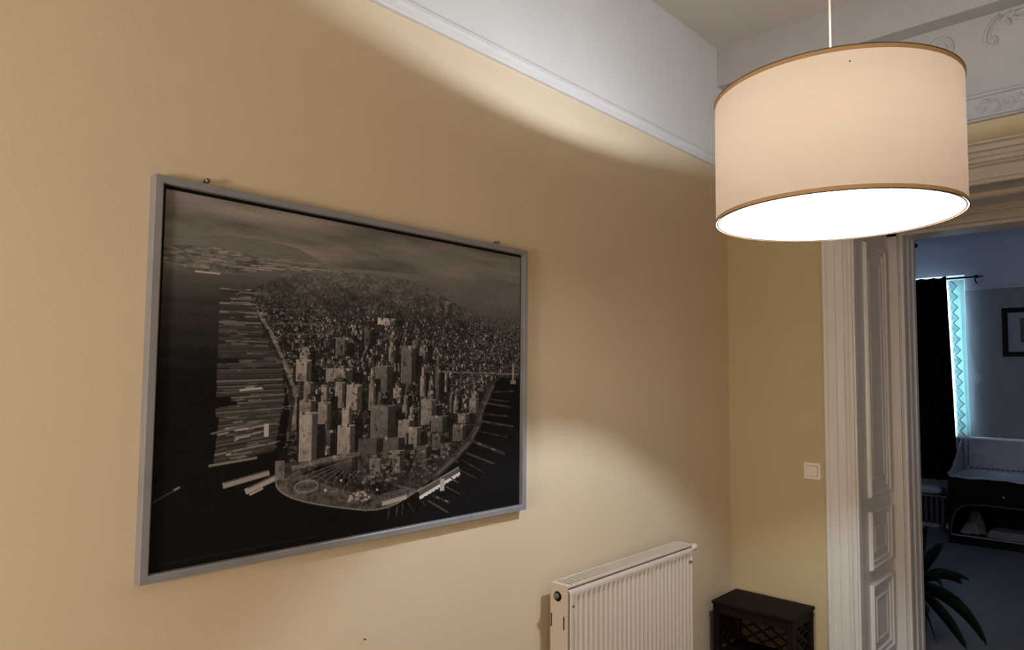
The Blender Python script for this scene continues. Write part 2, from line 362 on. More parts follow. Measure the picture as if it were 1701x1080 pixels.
rr = [(0, ZR2 - 0.006), (0.018, ZR2 - 0.006), (0.022, ZR2), (0.022, ZR2 + 0.012), (0.014, ZR2 + 0.016), (0.014, ZR2 + 0.022), (0.026, ZR2 + 0.030), (0.026, ZR2 + 0.046), (0.010, ZR2 + 0.052), (0, ZR2 + 0.052)]
MB().prism(rr, lambda a, b, t: (t, YB - a, b), WX1 + 0.012, RX1).build('trim_5', M_PALEP, kind=ST)
MB().prism(base, lambda a, b, t: (t, YB - a, b), RX0, RX1).build('baseboard_rear', M_GLOSS, kind=ST)

def window(name, o0, o1, z0, z1, P):
    """casement window in an opening; P(a, d, z): along the wall, into the reveal, up"""
    root = struct_empty(name, P((o0 + o1) / 2, 0.12, z0))
    def bx(a0, a1, d0, d1, q0, q1, nm, m):
        p, q = P(a0, d0, q0), P(a1, d1, q1)
        return MB().box(tuple(map(min, p, q)), tuple(map(max, p, q))).build(nm, m, root, bevel=0.004)
    f = 0.055; mid = (o0 + o1) / 2
    for a0, a1, q0, q1 in ((o0, o0 + f, z0, z1), (o1 - f, o1, z0, z1), (o0 + f, o1 - f, z0, z0 + f), (o0 + f, o1 - f, z1 - f, z1), (mid - f * 0.7, mid + f * 0.7, z0 + f, z1 - f)):
        bx(a0, a1, 0.10, 0.17, q0, q1, 'window_frame', M_GLOSS)
    for a0, a1 in ((o0 + f, mid - f * 0.7), (mid + f * 0.7, o1 - f)):
        bx(a0, a1, 0.13, 0.136, z0 + f, z1 - f, 'pane', M_GLASS)
    bx(o0 - 0.02, o1 + 0.02, -0.03, 0.10, z0 - 0.03, z0, 'sill', M_GLOSS)
    return root
window('window_1', WX0, WX1, WZ0, WZ1, lambda a, d, z: (a, YB + d, z))
window('assumed_window', sy0, sy1, sz0, sz1, lambda a, d, z: (RX1 + d * 0.7, a, z))  # assumed window out of view, added for the side daylight

# ------------------------------------------------------------------ pendant lamp
LX, LY, LR, LZ0, LZ1 = 1.1275, 2.12, 0.3385, 2.080, 2.454
lamp = thing('pendant_lamp', 'large beige drum shade pendant lamp hanging lit on a thin pale flex', 'lamp', (LX, LY, LZ0))
sh = MB().lathe([(LR, LZ0 + 0.004 + (LZ1 - LZ0 - 0.008) * i / 12) for i in range(13)], (LX, LY, 0), 128).build('lamp_shade', M_SHADE, lamp)
for nm, z in (('rim_tape', LZ0 + 0.006), ('rim_tape', LZ1 - 0.006)):
    MB().lathe([(LR + 0.0012, z - 0.0062), (LR + 0.0026, z - 0.004), (LR + 0.0026, z + 0.004), (LR + 0.0012, z + 0.0062), (LR + 0.0003, z + 0.006), (LR + 0.0003, z - 0.006), (LR + 0.0012, z - 0.0062)], (LX, LY, 0), 128).build(nm, M_TRIM, sh)
for z in (LZ0 + 0.0004, LZ1 - 0.0004):
    MB().lathe([(LR + 0.0014, z - 0.0012), (LR + 0.0032, z - 0.0008), (LR + 0.0032, z + 0.0008), (LR + 0.0014, z + 0.0012), (LR + 0.0014, z - 0.0012)], (LX, LY, 0), 128).build('rim_edge', M_WIRE, sh)
MB().lathe([(0, -0.0012), (0.0016, -0.0008), (0.0022, 0.0)], (LX + (LR + 0.0004) * math.sin(0.45), LY - (LR + 0.0004) * math.cos(0.45), 2.412), 10, 'y').build('speck', M_WIRE, sh)
ring = lambda r, z, n: [(LX + r * math.cos(2 * PI * i / n), LY + r * math.sin(2 * PI * i / n), z) for i in range(n)]
MB().tube(ring(LR - 0.0050, LZ0 + 0.0020, 96), 0.0018, 8, True).build('wire_ring', M_WIRE, lamp)
sp = MB().tube(ring(LR - 0.0045, LZ1 - 0.006, 96), 0.002, 6, True).tube(ring(0.024, LZ1 - 0.012, 24), 0.003, 6, True)
for q in range(3):
    a = 2 * PI * q / 3 + 0.4
    sp.tube([(LX + 0.024 * math.cos(a), LY + 0.024 * math.sin(a), LZ1 - 0.012), (LX + (LR - 0.005) * math.cos(a), LY + (LR - 0.005) * math.sin(a), LZ1 - 0.006)], 0.002, 6)
sp.build('spider', M_CORD, lamp)
BZ = 2.386
MB().lathe([(0.0, LZ1 + 0.012), (0.008, LZ1 + 0.012), (0.017, LZ1 + 0.004), (0.021, LZ1 - 0.006), (0.021, LZ1 - 0.030), (0.018, BZ + 0.036), (0.0, BZ + 0.036)], (LX, LY, 0), 24).build('socket', M_CORD, lamp)
bulb = MB().lathe([(0.0325, BZ + 0.011), (0.0340, BZ + 0.006), (0.0345, BZ), (0.0325, BZ - 0.012), (0.026, BZ - 0.023), (0.015, BZ - 0.031), (0.0, BZ - 0.034)], (LX, LY, 0), 24).build('bulb', M_BULB, lamp)
MB().lathe([(0.0, BZ + 0.042), (0.014, BZ + 0.040), (0.017, BZ + 0.032), (0.028, BZ + 0.018), (0.0325, BZ + 0.0112)], (LX, LY, 0), 24).build('bulb_base', M_CORD, bulb)
MB().tube([(LX, LY, LZ1 + 0.008), (LX + 0.0005, LY, 3.0), (LX, LY, HC - 0.02)], 0.0032, 8).build('flex', M_CORD, lamp)
MB().lathe([(0.0, HC), (0.05, HC), (0.05, HC - 0.02), (0.036, HC - 0.042), (0.008, HC - 0.05), (0.0, HC - 0.05)], (LX, LY, 0), 32).build('ceiling_rose', M_PLASTIC, lamp)

# ------------------------------------------------------------------ framed aerial print
FY0, FY1, FZ0, FZ1, FD = 0.6006, 1.9648, 1.0968, 2.0968, 0.035
pic = thing('framed_print', 'big grey-framed sepia aerial photograph of a skyscraper city on the beige wall', 'picture', (0, (FY0 + FY1) / 2, FZ0))
RW = 0.0205
fp = [(0, 0.0), (0, FD - 0.003), (0.0015, FD), (RW - 0.003, FD), (RW, FD - 0.002), (RW, 0.012), (RW - 0.012, 0.012), (RW - 0.012, 0.0)]
cor = [(FY0, FZ0, 1, 1), (FY1, FZ0, -1, 1), (FY1, FZ1, -1, -1), (FY0, FZ1, 1, -1)]
for i in range(4):
    a, b = cor[i], cor[(i + 1) % 4]
    va = [(h, a[0] + a[2] * d, a[1] + a[3] * d) for d, h in fp]; vb = [(h, b[0] + b[2] * d, b[1] + b[3] * d) for d, h in fp]
    n = len(fp); m = MB()
    m.add(va + vb, [(j, (j + 1) % n, n + (j + 1) % n, n + j) for j in range(n)] + [tuple(range(n)), tuple(range(n, 2 * n))[::-1]])
    m.build('frame_rail', M_FRAME, pic)
MB().box((0.004, FY0 + RW - 0.002, FZ0 + RW - 0.002), (0.016, FY1 - RW + 0.002, FZ1 - RW + 0.002)).build('backing_or_shade_board', M_BLACK, pic)
for y in (0.729, 1.806):
    h = MB().lathe([(0, 0.032), (0.006, 0.031), (0.007, 0.028), (0.003, 0.026), (0.0028, 0.0)], (0, y, FZ1 + 0.010), 12, 'x')
    h.tube([(0.014, y + 0.006 * math.cos(q), FZ1 + 0.006 + 0.009 * math.sin(q)) for q in np.linspace(-0.6, PI + 0.6, 12)], 0.0016, 6)
    h.build('hanging_hook', M_STEEL, pic)

# the print itself: a picture drawn point by point on a fine sheet (flat print)
PY0, PY1, PZ0, PZ1 = FY0 + RW + 0.010, FY1 - RW - 0.004, FZ0 + RW + 0.003, FZ1 - RW - 0.008
NW, NH = 760, 560
rng = np.random.RandomState(7)
uu, vv = np.meshgrid((np.arange(NW) + 0.5) / NW, (np.arange(NH) + 0.5) / NH)
def noise(cx, cy, seed, octs=4):
    r = np.random.RandomState(seed); out = np.zeros((NH, NW)); amp = 1.0; tot = 0
    for o in range(octs):
        nx, ny = int(cx * 2 ** o) + 2, int(cy * 2 ** o) + 2
        g = r.rand(ny + 1, nx + 1); x = uu * (nx - 1); y = vv * (ny - 1)
        xi = x.astype(int); yi = y.astype(int); fx = x - xi; fy = y - yi; fx = fx * fx * (3 - 2 * fx); fy = fy * fy * (3 - 2 * fy)
        out += amp * (g[yi, xi] * (1 - fx) * (1 - fy) + g[yi, xi + 1] * fx * (1 - fy) + g[yi + 1, xi] * (1 - fx) * fy + g[yi + 1, xi + 1] * fx * fy); tot += amp; amp *= 0.55
    return out / tot
def inside(pts):
    r = np.zeros((NH, NW), bool); n = len(pts)
    for i in range(n):
        (x0, y0), (x1, y1) = pts[i], pts[(i + 1) % n]
        if y0 == y1: continue
        c = ((y0 > vv) != (y1 > vv)) & (uu < (x1 - x0) * (vv - y0) / (y1 - y0) + x0); r ^= c
    return r
def smooth(P, n=3):
    for _ in range(n):
        P = [q for i in range(len(P)) for a, b in ((P[i], P[(i + 1) % len(P)]),) for q in ((a[0] * .75 + b[0] * .25, a[1] * .75 + b[1] * .25), (a[0] * .25 + b[0] * .75, a[1] * .25 + b[1] * .75))]
    return P
def seg_dist(x0, y0, x1, y1, box, rnd=False):
    a, b, c, d = box; U = uu[c:d, a:b]; V = vv[c:d, a:b] / 1.37
    y0 /= 1.37; y1 /= 1.37; dx, dy = x1 - x0, y1 - y0; q = ((U - x0) * dx + (V - y0) * dy) / (dx * dx + dy * dy + 1e-9); t = np.clip(q, 0, 1)
    d = np.hypot(U - x0 - t * dx, V - y0 - t * dy)
    return d if rnd else np.where((q < 0) | (q > 1), 1.0, d)
G = np.zeros((NH, NW))                              # tone of the print, 0..255 as a grey level
def line(x0, y0, x1, y1, w, g, soft=0.5, alpha=1.0, rnd=False):
    pad = w + 0.006; a = max(0, int((min(x0, x1) - pad) * NW)); b = min(NW, int((max(x0, x1) + pad) * NW) + 2)
    c = max(0, int((min(y0, y1) - pad * 1.4) * NH)); d = min(NH, int((max(y0, y1) + pad * 1.4) * NH) + 2)
    if a >= b or c >= d: return
    k = np.clip((w / 2 - seg_dist(x0, y0, x1, y1, (a, b, c, d), rnd)) * NW / soft / 2 + 0.5, 0, 1) * alpha
    G[c:d, a:b] = G[c:d, a:b] * (1 - k) + g * k
def rect(x0, y0, x1, y1, g):
    a, b, c, d = int(x0 * NW), max(int(x0 * NW) + 1, int(x1 * NW)), int(y0 * NH), max(int(y0 * NH) + 1, int(y1 * NH))
    a, c = max(0, a), max(0, c)
    if a < NW and c < NH: G[c:d, a:b] = g
hor = np.interp(uu, [0, 0.14, 0.36, 0.62, 1.0], [0.150, 0.150, 0.148, 0.132, 0.120])
# sky with streaked cloud
cl = noise(3, 14, 1, 5); cl2 = noise(6, 40, 2, 4)
G = 104 + (cl - 0.5) * 62 + (cl2 - 0.5) * 22 - 12 * vv / 0.15
G -= 10 * uu
# distant land and water
dl = vv - hor
land = noise(40, 160, 3, 4)
wat = 88 - 330 * np.clip(dl, 0, 0.14) - 62 * np.clip((dl - 0.14) / 0.5, 0, 1)
wat = np.maximum(wat + (noise(6, 60, 4, 4) - 0.5) * 12, 14)
G = np.where(dl > 0, wat, G)
hills = inside([(-0.01, 0.160), (-0.01, 0.125), (0.057, 0.112), (0.13, 0.099), (0.208, 0.096), (0.279, 0.106), (0.332, 0.132), (0.36, 0.16)])
G = np.where(hills, 84 + (land - 0.5) * 14, G)
far = inside([(-0.01, 0.150), (0.10, 0.138), (0.20, 0.150), (0.30, 0.150), (0.36, 0.162), (0.28, 0.178), (0.20, 0.190), (0.10, 0.212), (-0.01, 0.206)])
G = np.where(far, 76 + (noise(60, 140, 5, 4) - 0.5) * 95, G)
for i in range(70):
    u0 = rng.rand() * 0.32; v0 = 0.145 + 0.05 * rng.rand(); line(u0, v0, u0 + 0.01 + 0.04 * rng.rand(), v0 + 0.002 * rng.randn(), 0.0016, 62 + 75 * rng.rand(), 0.6, 0.7)
line(0.06, 0.212, 0.11, 0.211, 0.003, 140); line(0.19, 0.178, 0.25, 0.176, 0.002, 130); line(0.29, 0.165, 0.40, 0.160, 0.0018, 122)
# far shore on the right
brk = inside([(0.62, 0.135), (1.01, 0.118), (1.01, 0.50), (0.90, 0.49), (0.83, 0.40), (0.78, 0.30), (0.73, 0.22)])
tone = 74 - 30 * np.clip((vv - 0.14) / 0.3, 0, 1)
G = np.where(brk, tone + (noise(90, 120, 6, 3) - 0.5) * (18 + 70 * np.clip((vv - 0.16) / 0.2, 0, 1)), G)
er = inside(smooth([(0.70, 0.190), (0.77, 0.186), (0.86, 0.205), (0.95, 0.240), (0.97, 0.256), (0.88, 0.262), (0.82, 0.250), (0.76, 0.232)], 2))
G = np.where(er, 60 + (noise(12, 80, 8, 3) - 0.5) * 14, G)
# island ground
ISL = [(0.184, 0.228), (0.281, 0.186), (0.372, 0.161), (0.507, 0.156), (0.621, 0.159), (0.746, 0.224), (0.86, 0.262), (0.93, 0.40), (0.935, 0.475), (0.887, 0.527), (0.834, 0.619), (0.819, 0.709), (0.711, 0.821), (0.632, 0.889), (0.521, 0.944), (0.387, 0.905),
       (0.296, 0.869), (0.253, 0.837), (0.241, 0.808), (0.251, 0.76), (0.277, 0.661), (0.265, 0.525), (0.222, 0.392), (0.18, 0.299)]
isl = inside(smooth(ISL, 2))
G = np.where(isl, 46 + (noise(120, 140, 9, 3) - 0.5) * 40, G)
PARK = [(0.243, 0.81), (0.30, 0.772), (0.40, 0.755), (0.447, 0.75), (0.47, 0.80), (0.53, 0.85), (0.60, 0.875), (0.632, 0.889), (0.521, 0.944), (0.387, 0.905), (0.296, 0.869), (0.253, 0.837)]
park = inside(smooth(PARK, 2)) & isl
for i in range(5200):
    u0 = 0.62 + 0.38 * rng.rand(); v0 = 0.130 + 0.35 * rng.rand() ** 1.3
    if brk[int(v0 * NH), int(u0 * NW)] and not er[int(v0 * NH), int(u0 * NW)]:
        q = np.clip((v0 - 0.13) / 0.25, 0, 1); rect(u0, v0, u0 + 0.002 + 0.004 * q * rng.rand(), v0 + 0.002 + 0.003 * q, (70 - 42 * q) + (22 + 62 * q) * rng.rand() ** 1.6)
# streets and city fabric, drawn from the far end towards the near end
cand = []
def island_at(u, v):
    return isl[min(NH - 1, int(v * NH)), min(NW - 1, int(u * NW))]
for i in range(26000):
    u = 0.17 + 0.83 * rng.rand(); v = 0.152 + 0.60 * rng.rand() ** 1.25
    if not (0 <= v < 1 and 0 <= u < 1): continue
    on = island_at(u, v); bk = brk[int(v * NH), int(u * NW)] and not er[int(v * NH), int(u * NW)]
    if not (on or (bk and rng.rand() < 0.6)): continue
    if park[int(v * NH), int(u * NW)]: continue
    cand.append((v, u, on))
cand.sort()
for v, u, on in cand:
    s = (0.0012 + 0.0078 * max(0, v - 0.15) / 0.55) * (0.6 + 0.8 * rng.rand())
    mid = math.exp(-((u - (0.50 + 0.08 * v)) / 0.13) ** 2)
    hgt = s * (0.7 + 1.2 * rng.rand()) * (1 + 2.0 * mid * (1 if v > 0.36 else 0.5 if v < 0.27 else 0.25))
    w_ = s * (0.6 + 0.8 * rng.rand())
    haze = np.clip((0.32 - v) / 0.17, 0, 1)
    g = (26 + 112 * rng.rand() ** 2.3) if on else (24 + 66 * rng.rand() ** 2.6)
    g = g * (1 - haze) + (52 + 54 * rng.rand() ** 1.4) * haze
    if v > 0.62: g *= 0.85
    rect(u - w_ / 2, v - hgt, u + w_ * 0.15, v, g)
    rect(u + w_ * 0.15, v - hgt * 0.95, u + w_ / 2, v, 22 + 34 * haze + 0.18 * g)
    rect(u - w_ / 2, v - hgt, u + w_ / 2, v - hgt + s * 0.25, g * 0.8)
for (x0, y0, x1, y1) in ((0.62, 0.21, 0.60, 0.34), (0.655, 0.20, 0.70, 0.33), (0.69, 0.22, 0.80, 0.40), (0.60, 0.19, 0.565, 0.33), (0.72, 0.245, 0.86, 0.40), (0.60, 0.33, 0.55, 0.46), (0.30, 0.32, 0.39, 0.53), (0.22, 0.31, 0.27, 0.42), (0.36, 0.28, 0.45, 0.40), (0.66, 0.32, 0.72, 0.46)):
    line(x0, y0, x1, y1, 0.004, 30, 0.8, 0.8)
for x0, y0, x1, y1 in ((0.20, 0.30, 0.30, 0.292), (0.23, 0.34, 0.33, 0.332), (0.26, 0.37, 0.36, 0.362)):
    line(x0, y0, x1, y1, 0.0025, 98, 0.8, 0.6)
# waterfront road along the left shore
hw = [(0.186, 0.298), (0.221, 0.366), (0.255, 0.454), (0.280, 0.534), (0.288, 0.571), (0.281, 0.650)]
for a, b in zip(hw, hw[1:]):
    line(a[0] - 0.008, a[1], b[0] - 0.008, b[1], 0.014, 34, rnd=True)
    line(a[0], a[1], b[0], b[1], 0.007 + 0.006 * (a[1] - 0.3) / 0.3, 92, 1.0, rnd=True)
# finger piers on the left
yv = 0.252
while yv < 0.735:
    t = (yv - 0.25) / 0.49; xl = 0.110 + (0.05 * rng.rand() if rng.rand() < 0.22 else 0.0); xr_ = np.interp(yv, [0.25, 0.36, 0.46, 0.56, 0.62, 0.74], [0.185, 0.205, 0.252, 0.266, 0.255, 0.243])
    if yv > 0.60: xl = 0.118 - 0.10 * (yv - 0.60) * 0.6
    dy = -0.004 - 0.012 * max(0, t - 0.3) - (0.055 * max(0, t - 0.72))
    g = (44 + 66 * rng.rand() ** 1.6) * (1 - 0.15 * t)
    line(xl, yv + 0.005, xr_ - 0.006, yv + dy + 0.005, 0.007 + 0.004 * t, 36 + 12 * rng.rand())
    line(xl, yv, xr_ - 0.01 * rng.rand(), yv + dy, 0.0022 + 0.002 * rng.rand(), g, 0.7)
    if rng.rand() < 0.7:
        q0 = xl + (xr_ - xl) * 0.6 * rng.rand(); line(q0, yv + dy * (q0 - xl) / (xr_ - xl) - 0.005, q0 + 0.02 + 0.03 * rng.rand(), yv + dy * (q0 + 0.03 - xl) / (xr_ - xl) - 0.005, 0.002, 60 + 60 * rng.rand(), 0.7)
    for q in range(5):
        t0 = rng.rand(); q0 = xl + (xr_ - xl) * t0; ln = 0.006 + 0.03 * rng.rand() ** 2; o0 = yv + dy * t0 + 0.0045 * rng.randn(); line(q0, o0, q0 + ln, o0 + dy * ln / (xr_ - xl), 0.0013 + 0.001 * rng.rand(), 30 + 70 * rng.rand() ** 2, 0.7)
    yv += 0.0085 + 0.009 * rng.rand()
line(0.158, 0.536, 0.206, 0.530, 0.004, 138); line(0.17, 0.530, 0.19, 0.526, 0.004, 104)
for q in range(16):
    u0 = 0.105 + 0.09 * rng.rand(); v0 = 0.64 + 0.09 * rng.rand(); line(u0, v0, u0 + 0.025 * rng.rand() + 0.008, v0 - 0.005, 0.0026, 60 + 80 * rng.rand(), 0.7)
line(0.1, 0.742, 0.20, 0.730, 0.005, 96); line(0.103, 0.655, 0.20, 0.628, 0.004, 80); rect(0.214, 0.635, 0.224, 0.672, 132)
line(0.130, 0.800, 0.228, 0.776, 0.012, 112); line(0.132, 0.792, 0.228, 0.769, 0.003, 60); line(0.177, 0.824, 0.252, 0.788, 0.013, 124); line(0.182, 0.814, 0.25, 0.782, 0.003, 64); line(0.186, 0.834, 0.215, 0.819, 0.004, 140)
rect(0.242, 0.745, 0.262, 0.80, 84)
# park at the tip
G = np.where(park, 60 + (noise(30, 40, 12, 4) - 0.5) * 60 + (noise(160, 130, 13, 2) - 0.5) * 40, G)
pd = inside([(0.30, 0.79), (0.36, 0.765), (0.447, 0.755), (0.47, 0.80), (0.53, 0.85), (0.58, 0.875), (0.50, 0.885), (0.42, 0.86), (0.36, 0.83)])
G = np.where(pd, G - 26, G)
for i in range(260):
    u0 = 0.26 + 0.36 * rng.rand(); v0 = 0.75 + 0.18 * rng.rand()
    if park[int(v0 * NH), int(u0 * NW)]: rect(u0, v0, u0 + 0.002 + 0.003 * rng.rand(), v0 + 0.003, 26 + 80 * rng.rand() ** 2)
for i in range(7):
    line(0.30 + 0.02 * i, 0.80 + 0.008 * i, 0.43, 0.757 + 0.002 * i, 0.0022, 92 - 4 * i, 0.8, 0.8)
for i in range(28):
    a0, a1 = 2 * PI * i / 28, 2 * PI * (i + 1) / 28
    for rr_, g_ in ((0.028, 104), (0.019, 84), (0.050, 74)):
        line(0.315 + rr_ * math.cos(a0), 0.829 + rr_ * 0.62 * math.sin(a0), 0.315 + rr_ * math.cos(a1), 0.829 + rr_ * 0.62 * math.sin(a1), 0.004 if g_ > 100 else 0.002, g_, 0.8, 0.85)
for i in range(12):
    t = i / 11; line(0.425 + 0.02 * math.cos(t * 5), 0.80 + 0.09 * t, 0.43 + 0.02 * math.cos(t * 5 + 0.45), 0.80 + 0.09 * (t + 0.09), 0.002, 86)
SP = smooth(ISL, 2)
for a, b in zip(SP, SP[1:]):
    if a[1] > 0.80 and a[0] < 0.64: line(a[0], a[1], b[0], b[1], 0.003, 104, 0.8, 1.0, True)
for i in range(22):
    u0, v0 = 0.42 + 0.05 * rng.rand(), 0.865 + 0.035 * rng.rand(); rect(u0, v0, u0 + 0.008, v0 + 0.006, 105 + 35 * rng.rand())
for (u0, v0) in ((0.36, 0.845), (0.50, 0.865), (0.478, 0.885), (0.40, 0.82)): rect(u0, v0, u0 + 0.006, v0 + 0.008, 150)
# tall buildings: (left, top, right, bottom, tone, tiers)
TALL = [(0.708, 0.217, 0.721, 0.261, 104, 1), (0.495, 0.298, 0.547, 0.320, 142, 1), (0.424, 0.331, 0.434, 0.352, 150, 1), (0.458, 0.337, 0.478, 0.39, 74, 1), (0.381, 0.372, 0.414, 0.428, 80, 1), (0.529, 0.345, 0.549, 0.444, 108, 3),
        (0.624, 0.363, 0.653, 0.441, 86, 3), (0.568, 0.389, 0.614, 0.514, 84, 1), (0.678, 0.409, 0.698, 0.577, 72, 2), (0.291, 0.408, 0.316, 0.452, 108, 2), (0.283, 0.446, 0.320, 0.511, 120, 1), (0.357, 0.470, 0.427, 0.512, 108, 1),
        (0.491, 0.458, 0.541, 0.543, 82, 1), (0.474, 0.467, 0.494, 0.607, 104, 2), (0.629, 0.452, 0.647, 0.563, 118, 2), (0.707, 0.478, 0.720, 0.549, 126, 1), (0.385, 0.490, 0.40, 0.53, 66, 1), (0.744, 0.540, 0.760, 0.628, 112, 3), (0.801, 0.523, 0.836, 0.629, 106, 3),
        (0.546, 0.502, 0.571, 0.569, 118, 3), (0.340, 0.522, 0.373, 0.664, 106, 2), (0.382, 0.514, 0.408, 0.595, 112, 1), (0.413, 0.522, 0.454, 0.604, 116, 1), (0.575, 0.53, 0.592, 0.65, 92, 3), (0.655, 0.51, 0.67, 0.61, 96, 2), (0.730, 0.55, 0.742, 0.62, 84, 2), (0.50, 0.545, 0.515, 0.63, 70, 1),
        (0.294, 0.514, 0.334, 0.66, 92, 2), (0.634, 0.576, 0.682, 0.663, 104, 1), (0.481, 0.590, 0.553, 0.706, 86, 1), (0.594, 0.60, 0.612, 0.68, 118, 2), (0.392, 0.595, 0.438, 0.742, 118, 2), (0.296, 0.606, 0.339, 0.755, 122, 1), (0.563, 0.644, 0.610, 0.732, 100, 1),
        (0.668, 0.634, 0.720, 0.691, 88, 1), (0.741, 0.671, 0.792, 0.730, 80, 1), (0.76, 0.63, 0.80, 0.665, 112, 1), (0.595, 0.670, 0.634, 0.736, 108, 1), (0.345, 0.665, 0.385, 0.74, 58, 1), (0.349, 0.715, 0.372, 0.74, 132, 1), (0.448, 0.698, 0.521, 0.800, 66, 1), (0.519, 0.700, 0.583, 0.812, 72, 1), (0.480, 0.765, 0.525, 0.825, 92, 1), (0.535, 0.745, 0.583, 0.820, 98, 1),
        (0.61, 0.736, 0.671, 0.81, 70, 1), (0.672, 0.70, 0.712, 0.755, 76, 1), (0.70, 0.735, 0.74, 0.785, 84, 1)]
TALL.sort(key=lambda b: b[3])
for (x0, y0, x1, y1, g, tiers) in TALL:
    rect(x1 - 0.002, y0 + 0.25 * (y1 - y0), x1 + 0.35 * (x1 - x0) + 0.006, y1 + 0.004, 24)         # dark street canyon beside it
    rect(x0 - 0.006, y0 + 0.3 * (y1 - y0), x0, y1, 30)
    for t in range(tiers):
        ins = (tiers - 1 - t) * 0.22 * (x1 - x0); ya = y0 + t * (y1 - y0) / tiers * 0.75
        sp_ = x1 - ins - 0.30 * (x1 - x0 - 2 * ins)
        rect(x0 + ins, ya, x1 - ins, y1, g)
        a, b, c, d = int((x0 + ins) * NW), int((x1 - ins) * NW), int(ya * NH), int(y1 * NH)
        if b > a and d > c:
            pt = (np.arange(c, d)[:, None] % 4 == 0) * 9 + (np.arange(a, b)[None, :] % 3 == 0) * 10 + rng.rand(d - c, b - a) * 14 + 16 * np.linspace(0, 1, d - c)[:, None]
            G[c:d, a:b] -= pt - 14
            e = int(sp_ * NW); G[c:d, e:b] *= 0.46
            G[c:c + max(2, int(0.04 * (d - c))), a:b] = g * 0.72
            G[c:c + 1, a:b] = min(150, g * 1.25); G[c:d, a:a + 1] = min(150, g * 1.12)
        for q in range(5):
            u0 = x0 + (x1 - x0) * (0.1 + 0.6 * rng.rand()); v0 = ya + (y1 - ya) * (0.15 + 0.7 * rng.rand()); rect(u0, v0, u0 + 0.003 + 0.006 * rng.rand(), v0 + 0.004 + 0.014 * rng.rand(), g * (0.45 + 0.4 * rng.rand()))
        for q in range(3):
            u0 = x0 + ins + (x1 - x0 - 2 * ins) * rng.rand() * 0.8; rect(u0, ya - 0.004 * rng.rand(), u0 + 0.006, ya + 0.008, 40 + 90 * rng.rand())
# the streets around the near blocks
for (x0, y0, x1, y1, g) in ((0.447, 0.75, 0.49, 0.83, 34), (0.49, 0.83, 0.60, 0.865, 44), (0.60, 0.83, 0.70, 0.80, 46), (0.585, 0.83, 0.62, 0.75, 30), (0.345, 0.755, 0.45, 0.745, 100), (0.28, 0.77, 0.345, 0.757, 96)):
    line(x0, y0, x1, y1, 0.010, g, 1.0, 0.8)
for i in range(160):
    u0, v0 = 0.46 + 0.30 * rng.rand(), 0.74 + 0.10 * rng.rand()
    if v0 > 0.885 - 0.35 * max(0, u0 - 0.60) - 0.03: continue
    rect(u0, v0, u0 + 0.006 + 0.008 * rng.rand(), v0 + 0.004 + 0.006 * rng.rand(), 36 + 74 * rng.rand() ** 1.5)
# elevated road along the right shore, terminals and piers
er2 = [(0.885, 0.525), (0.845, 0.615), (0.83, 0.68), (0.80, 0.735), (0.745, 0.79), (0.68, 0.845)]
for a, b in zip(er2, er2[1:]):
    line(a[0], a[1], b[0], b[1], 0.024, 42, rnd=True); line(a[0] + 0.004, a[1], b[0] + 0.004, b[1], 0.003, 86); line(a[0] - 0.006, a[1], b[0] - 0.006, b[1], 0.002, 70); line(a[0] + 0.011, a[1], b[0] + 0.011, b[1], 0.0015, 74)
line(0.632, 0.905, 0.768, 0.838, 0.024, 62); line(0.625, 0.893, 0.765, 0.826, 0.004, 96); line(0.633, 0.917, 0.769, 0.850, 0.009, 165)
for i in range(12):
    t = i / 11; rect(0.636 + 0.130 * t, 0.920 - 0.066 * t, 0.641 + 0.130 * t, 0.934 - 0.066 * t, 26)
rect(0.700, 0.862, 0.715, 0.905, 130)
line(0.518, 0.916, 0.592, 0.905, 0.012, 128); line(0.520, 0.908, 0.590, 0.897, 0.003, 74)
for (x0, y0, x1, y1, w_, g) in ((0.866, 0.552, 0.974, 0.548, 0.005, 76), (0.852, 0.590, 0.962, 0.612, 0.006, 104), (0.86, 0.575, 0.955, 0.59, 0.004, 84), (0.845, 0.632, 0.955, 0.648, 0.006, 72), (0.840, 0.660, 0.975, 0.690, 0.008, 92), (0.838, 0.700, 0.951, 0.730, 0.004, 60), (0.815, 0.735, 0.94, 0.795, 0.012, 66), (0.79, 0.776, 0.90, 0.83, 0.007, 84),
        (0.775, 0.80, 0.86, 0.86, 0.004, 62), (0.765, 0.835, 0.83, 0.875, 0.003, 96), (0.735, 0.86, 0.765, 0.885, 0.005, 110), (0.72, 0.89, 0.77, 0.925, 0.004, 88), (0.66, 0.93, 0.73, 0.985, 0.006, 92), (0.675, 0.915, 0.735, 0.95, 0.010, 56), (0.540, 0.93, 0.535, 0.975, 0.003, 96), (0.565, 0.93, 0.560, 0.965, 0.004, 88), (0.580, 0.925, 0.578, 0.965, 0.003, 104), (0.595, 0.925, 0.618, 0.965, 0.003, 82), (0.645, 0.93, 0.650, 0.95, 0.003, 90)):
    line(x0, y0, x1, y1, w_ * 0.75, g * 0.55, 0.8)
    for q in range(6):
        t = rng.rand(); line(x0 + (x1 - x0) * t, y0 + (y1 - y0) * t, x0 + (x1 - x0) * min(1, t + 0.12), y0 + (y1 - y0) * min(1, t + 0.12), w_ * 0.35, 30 + 72 * rng.rand() ** 1.5, 0.8)
# suspension bridge on the right
line(0.70, 0.474, 0.985, 0.480, 0.004, 88); line(0.972, 0.438, 0.972, 0.512, 0.006, 118); rect(0.962, 0.505, 0.985, 0.520, 92)
line(0.83, 0.470, 0.972, 0.440, 0.0015, 80, 0.8, 0.7); line(0.972, 0.440, 1.0, 0.455, 0.0015, 80, 0.8, 0.7)
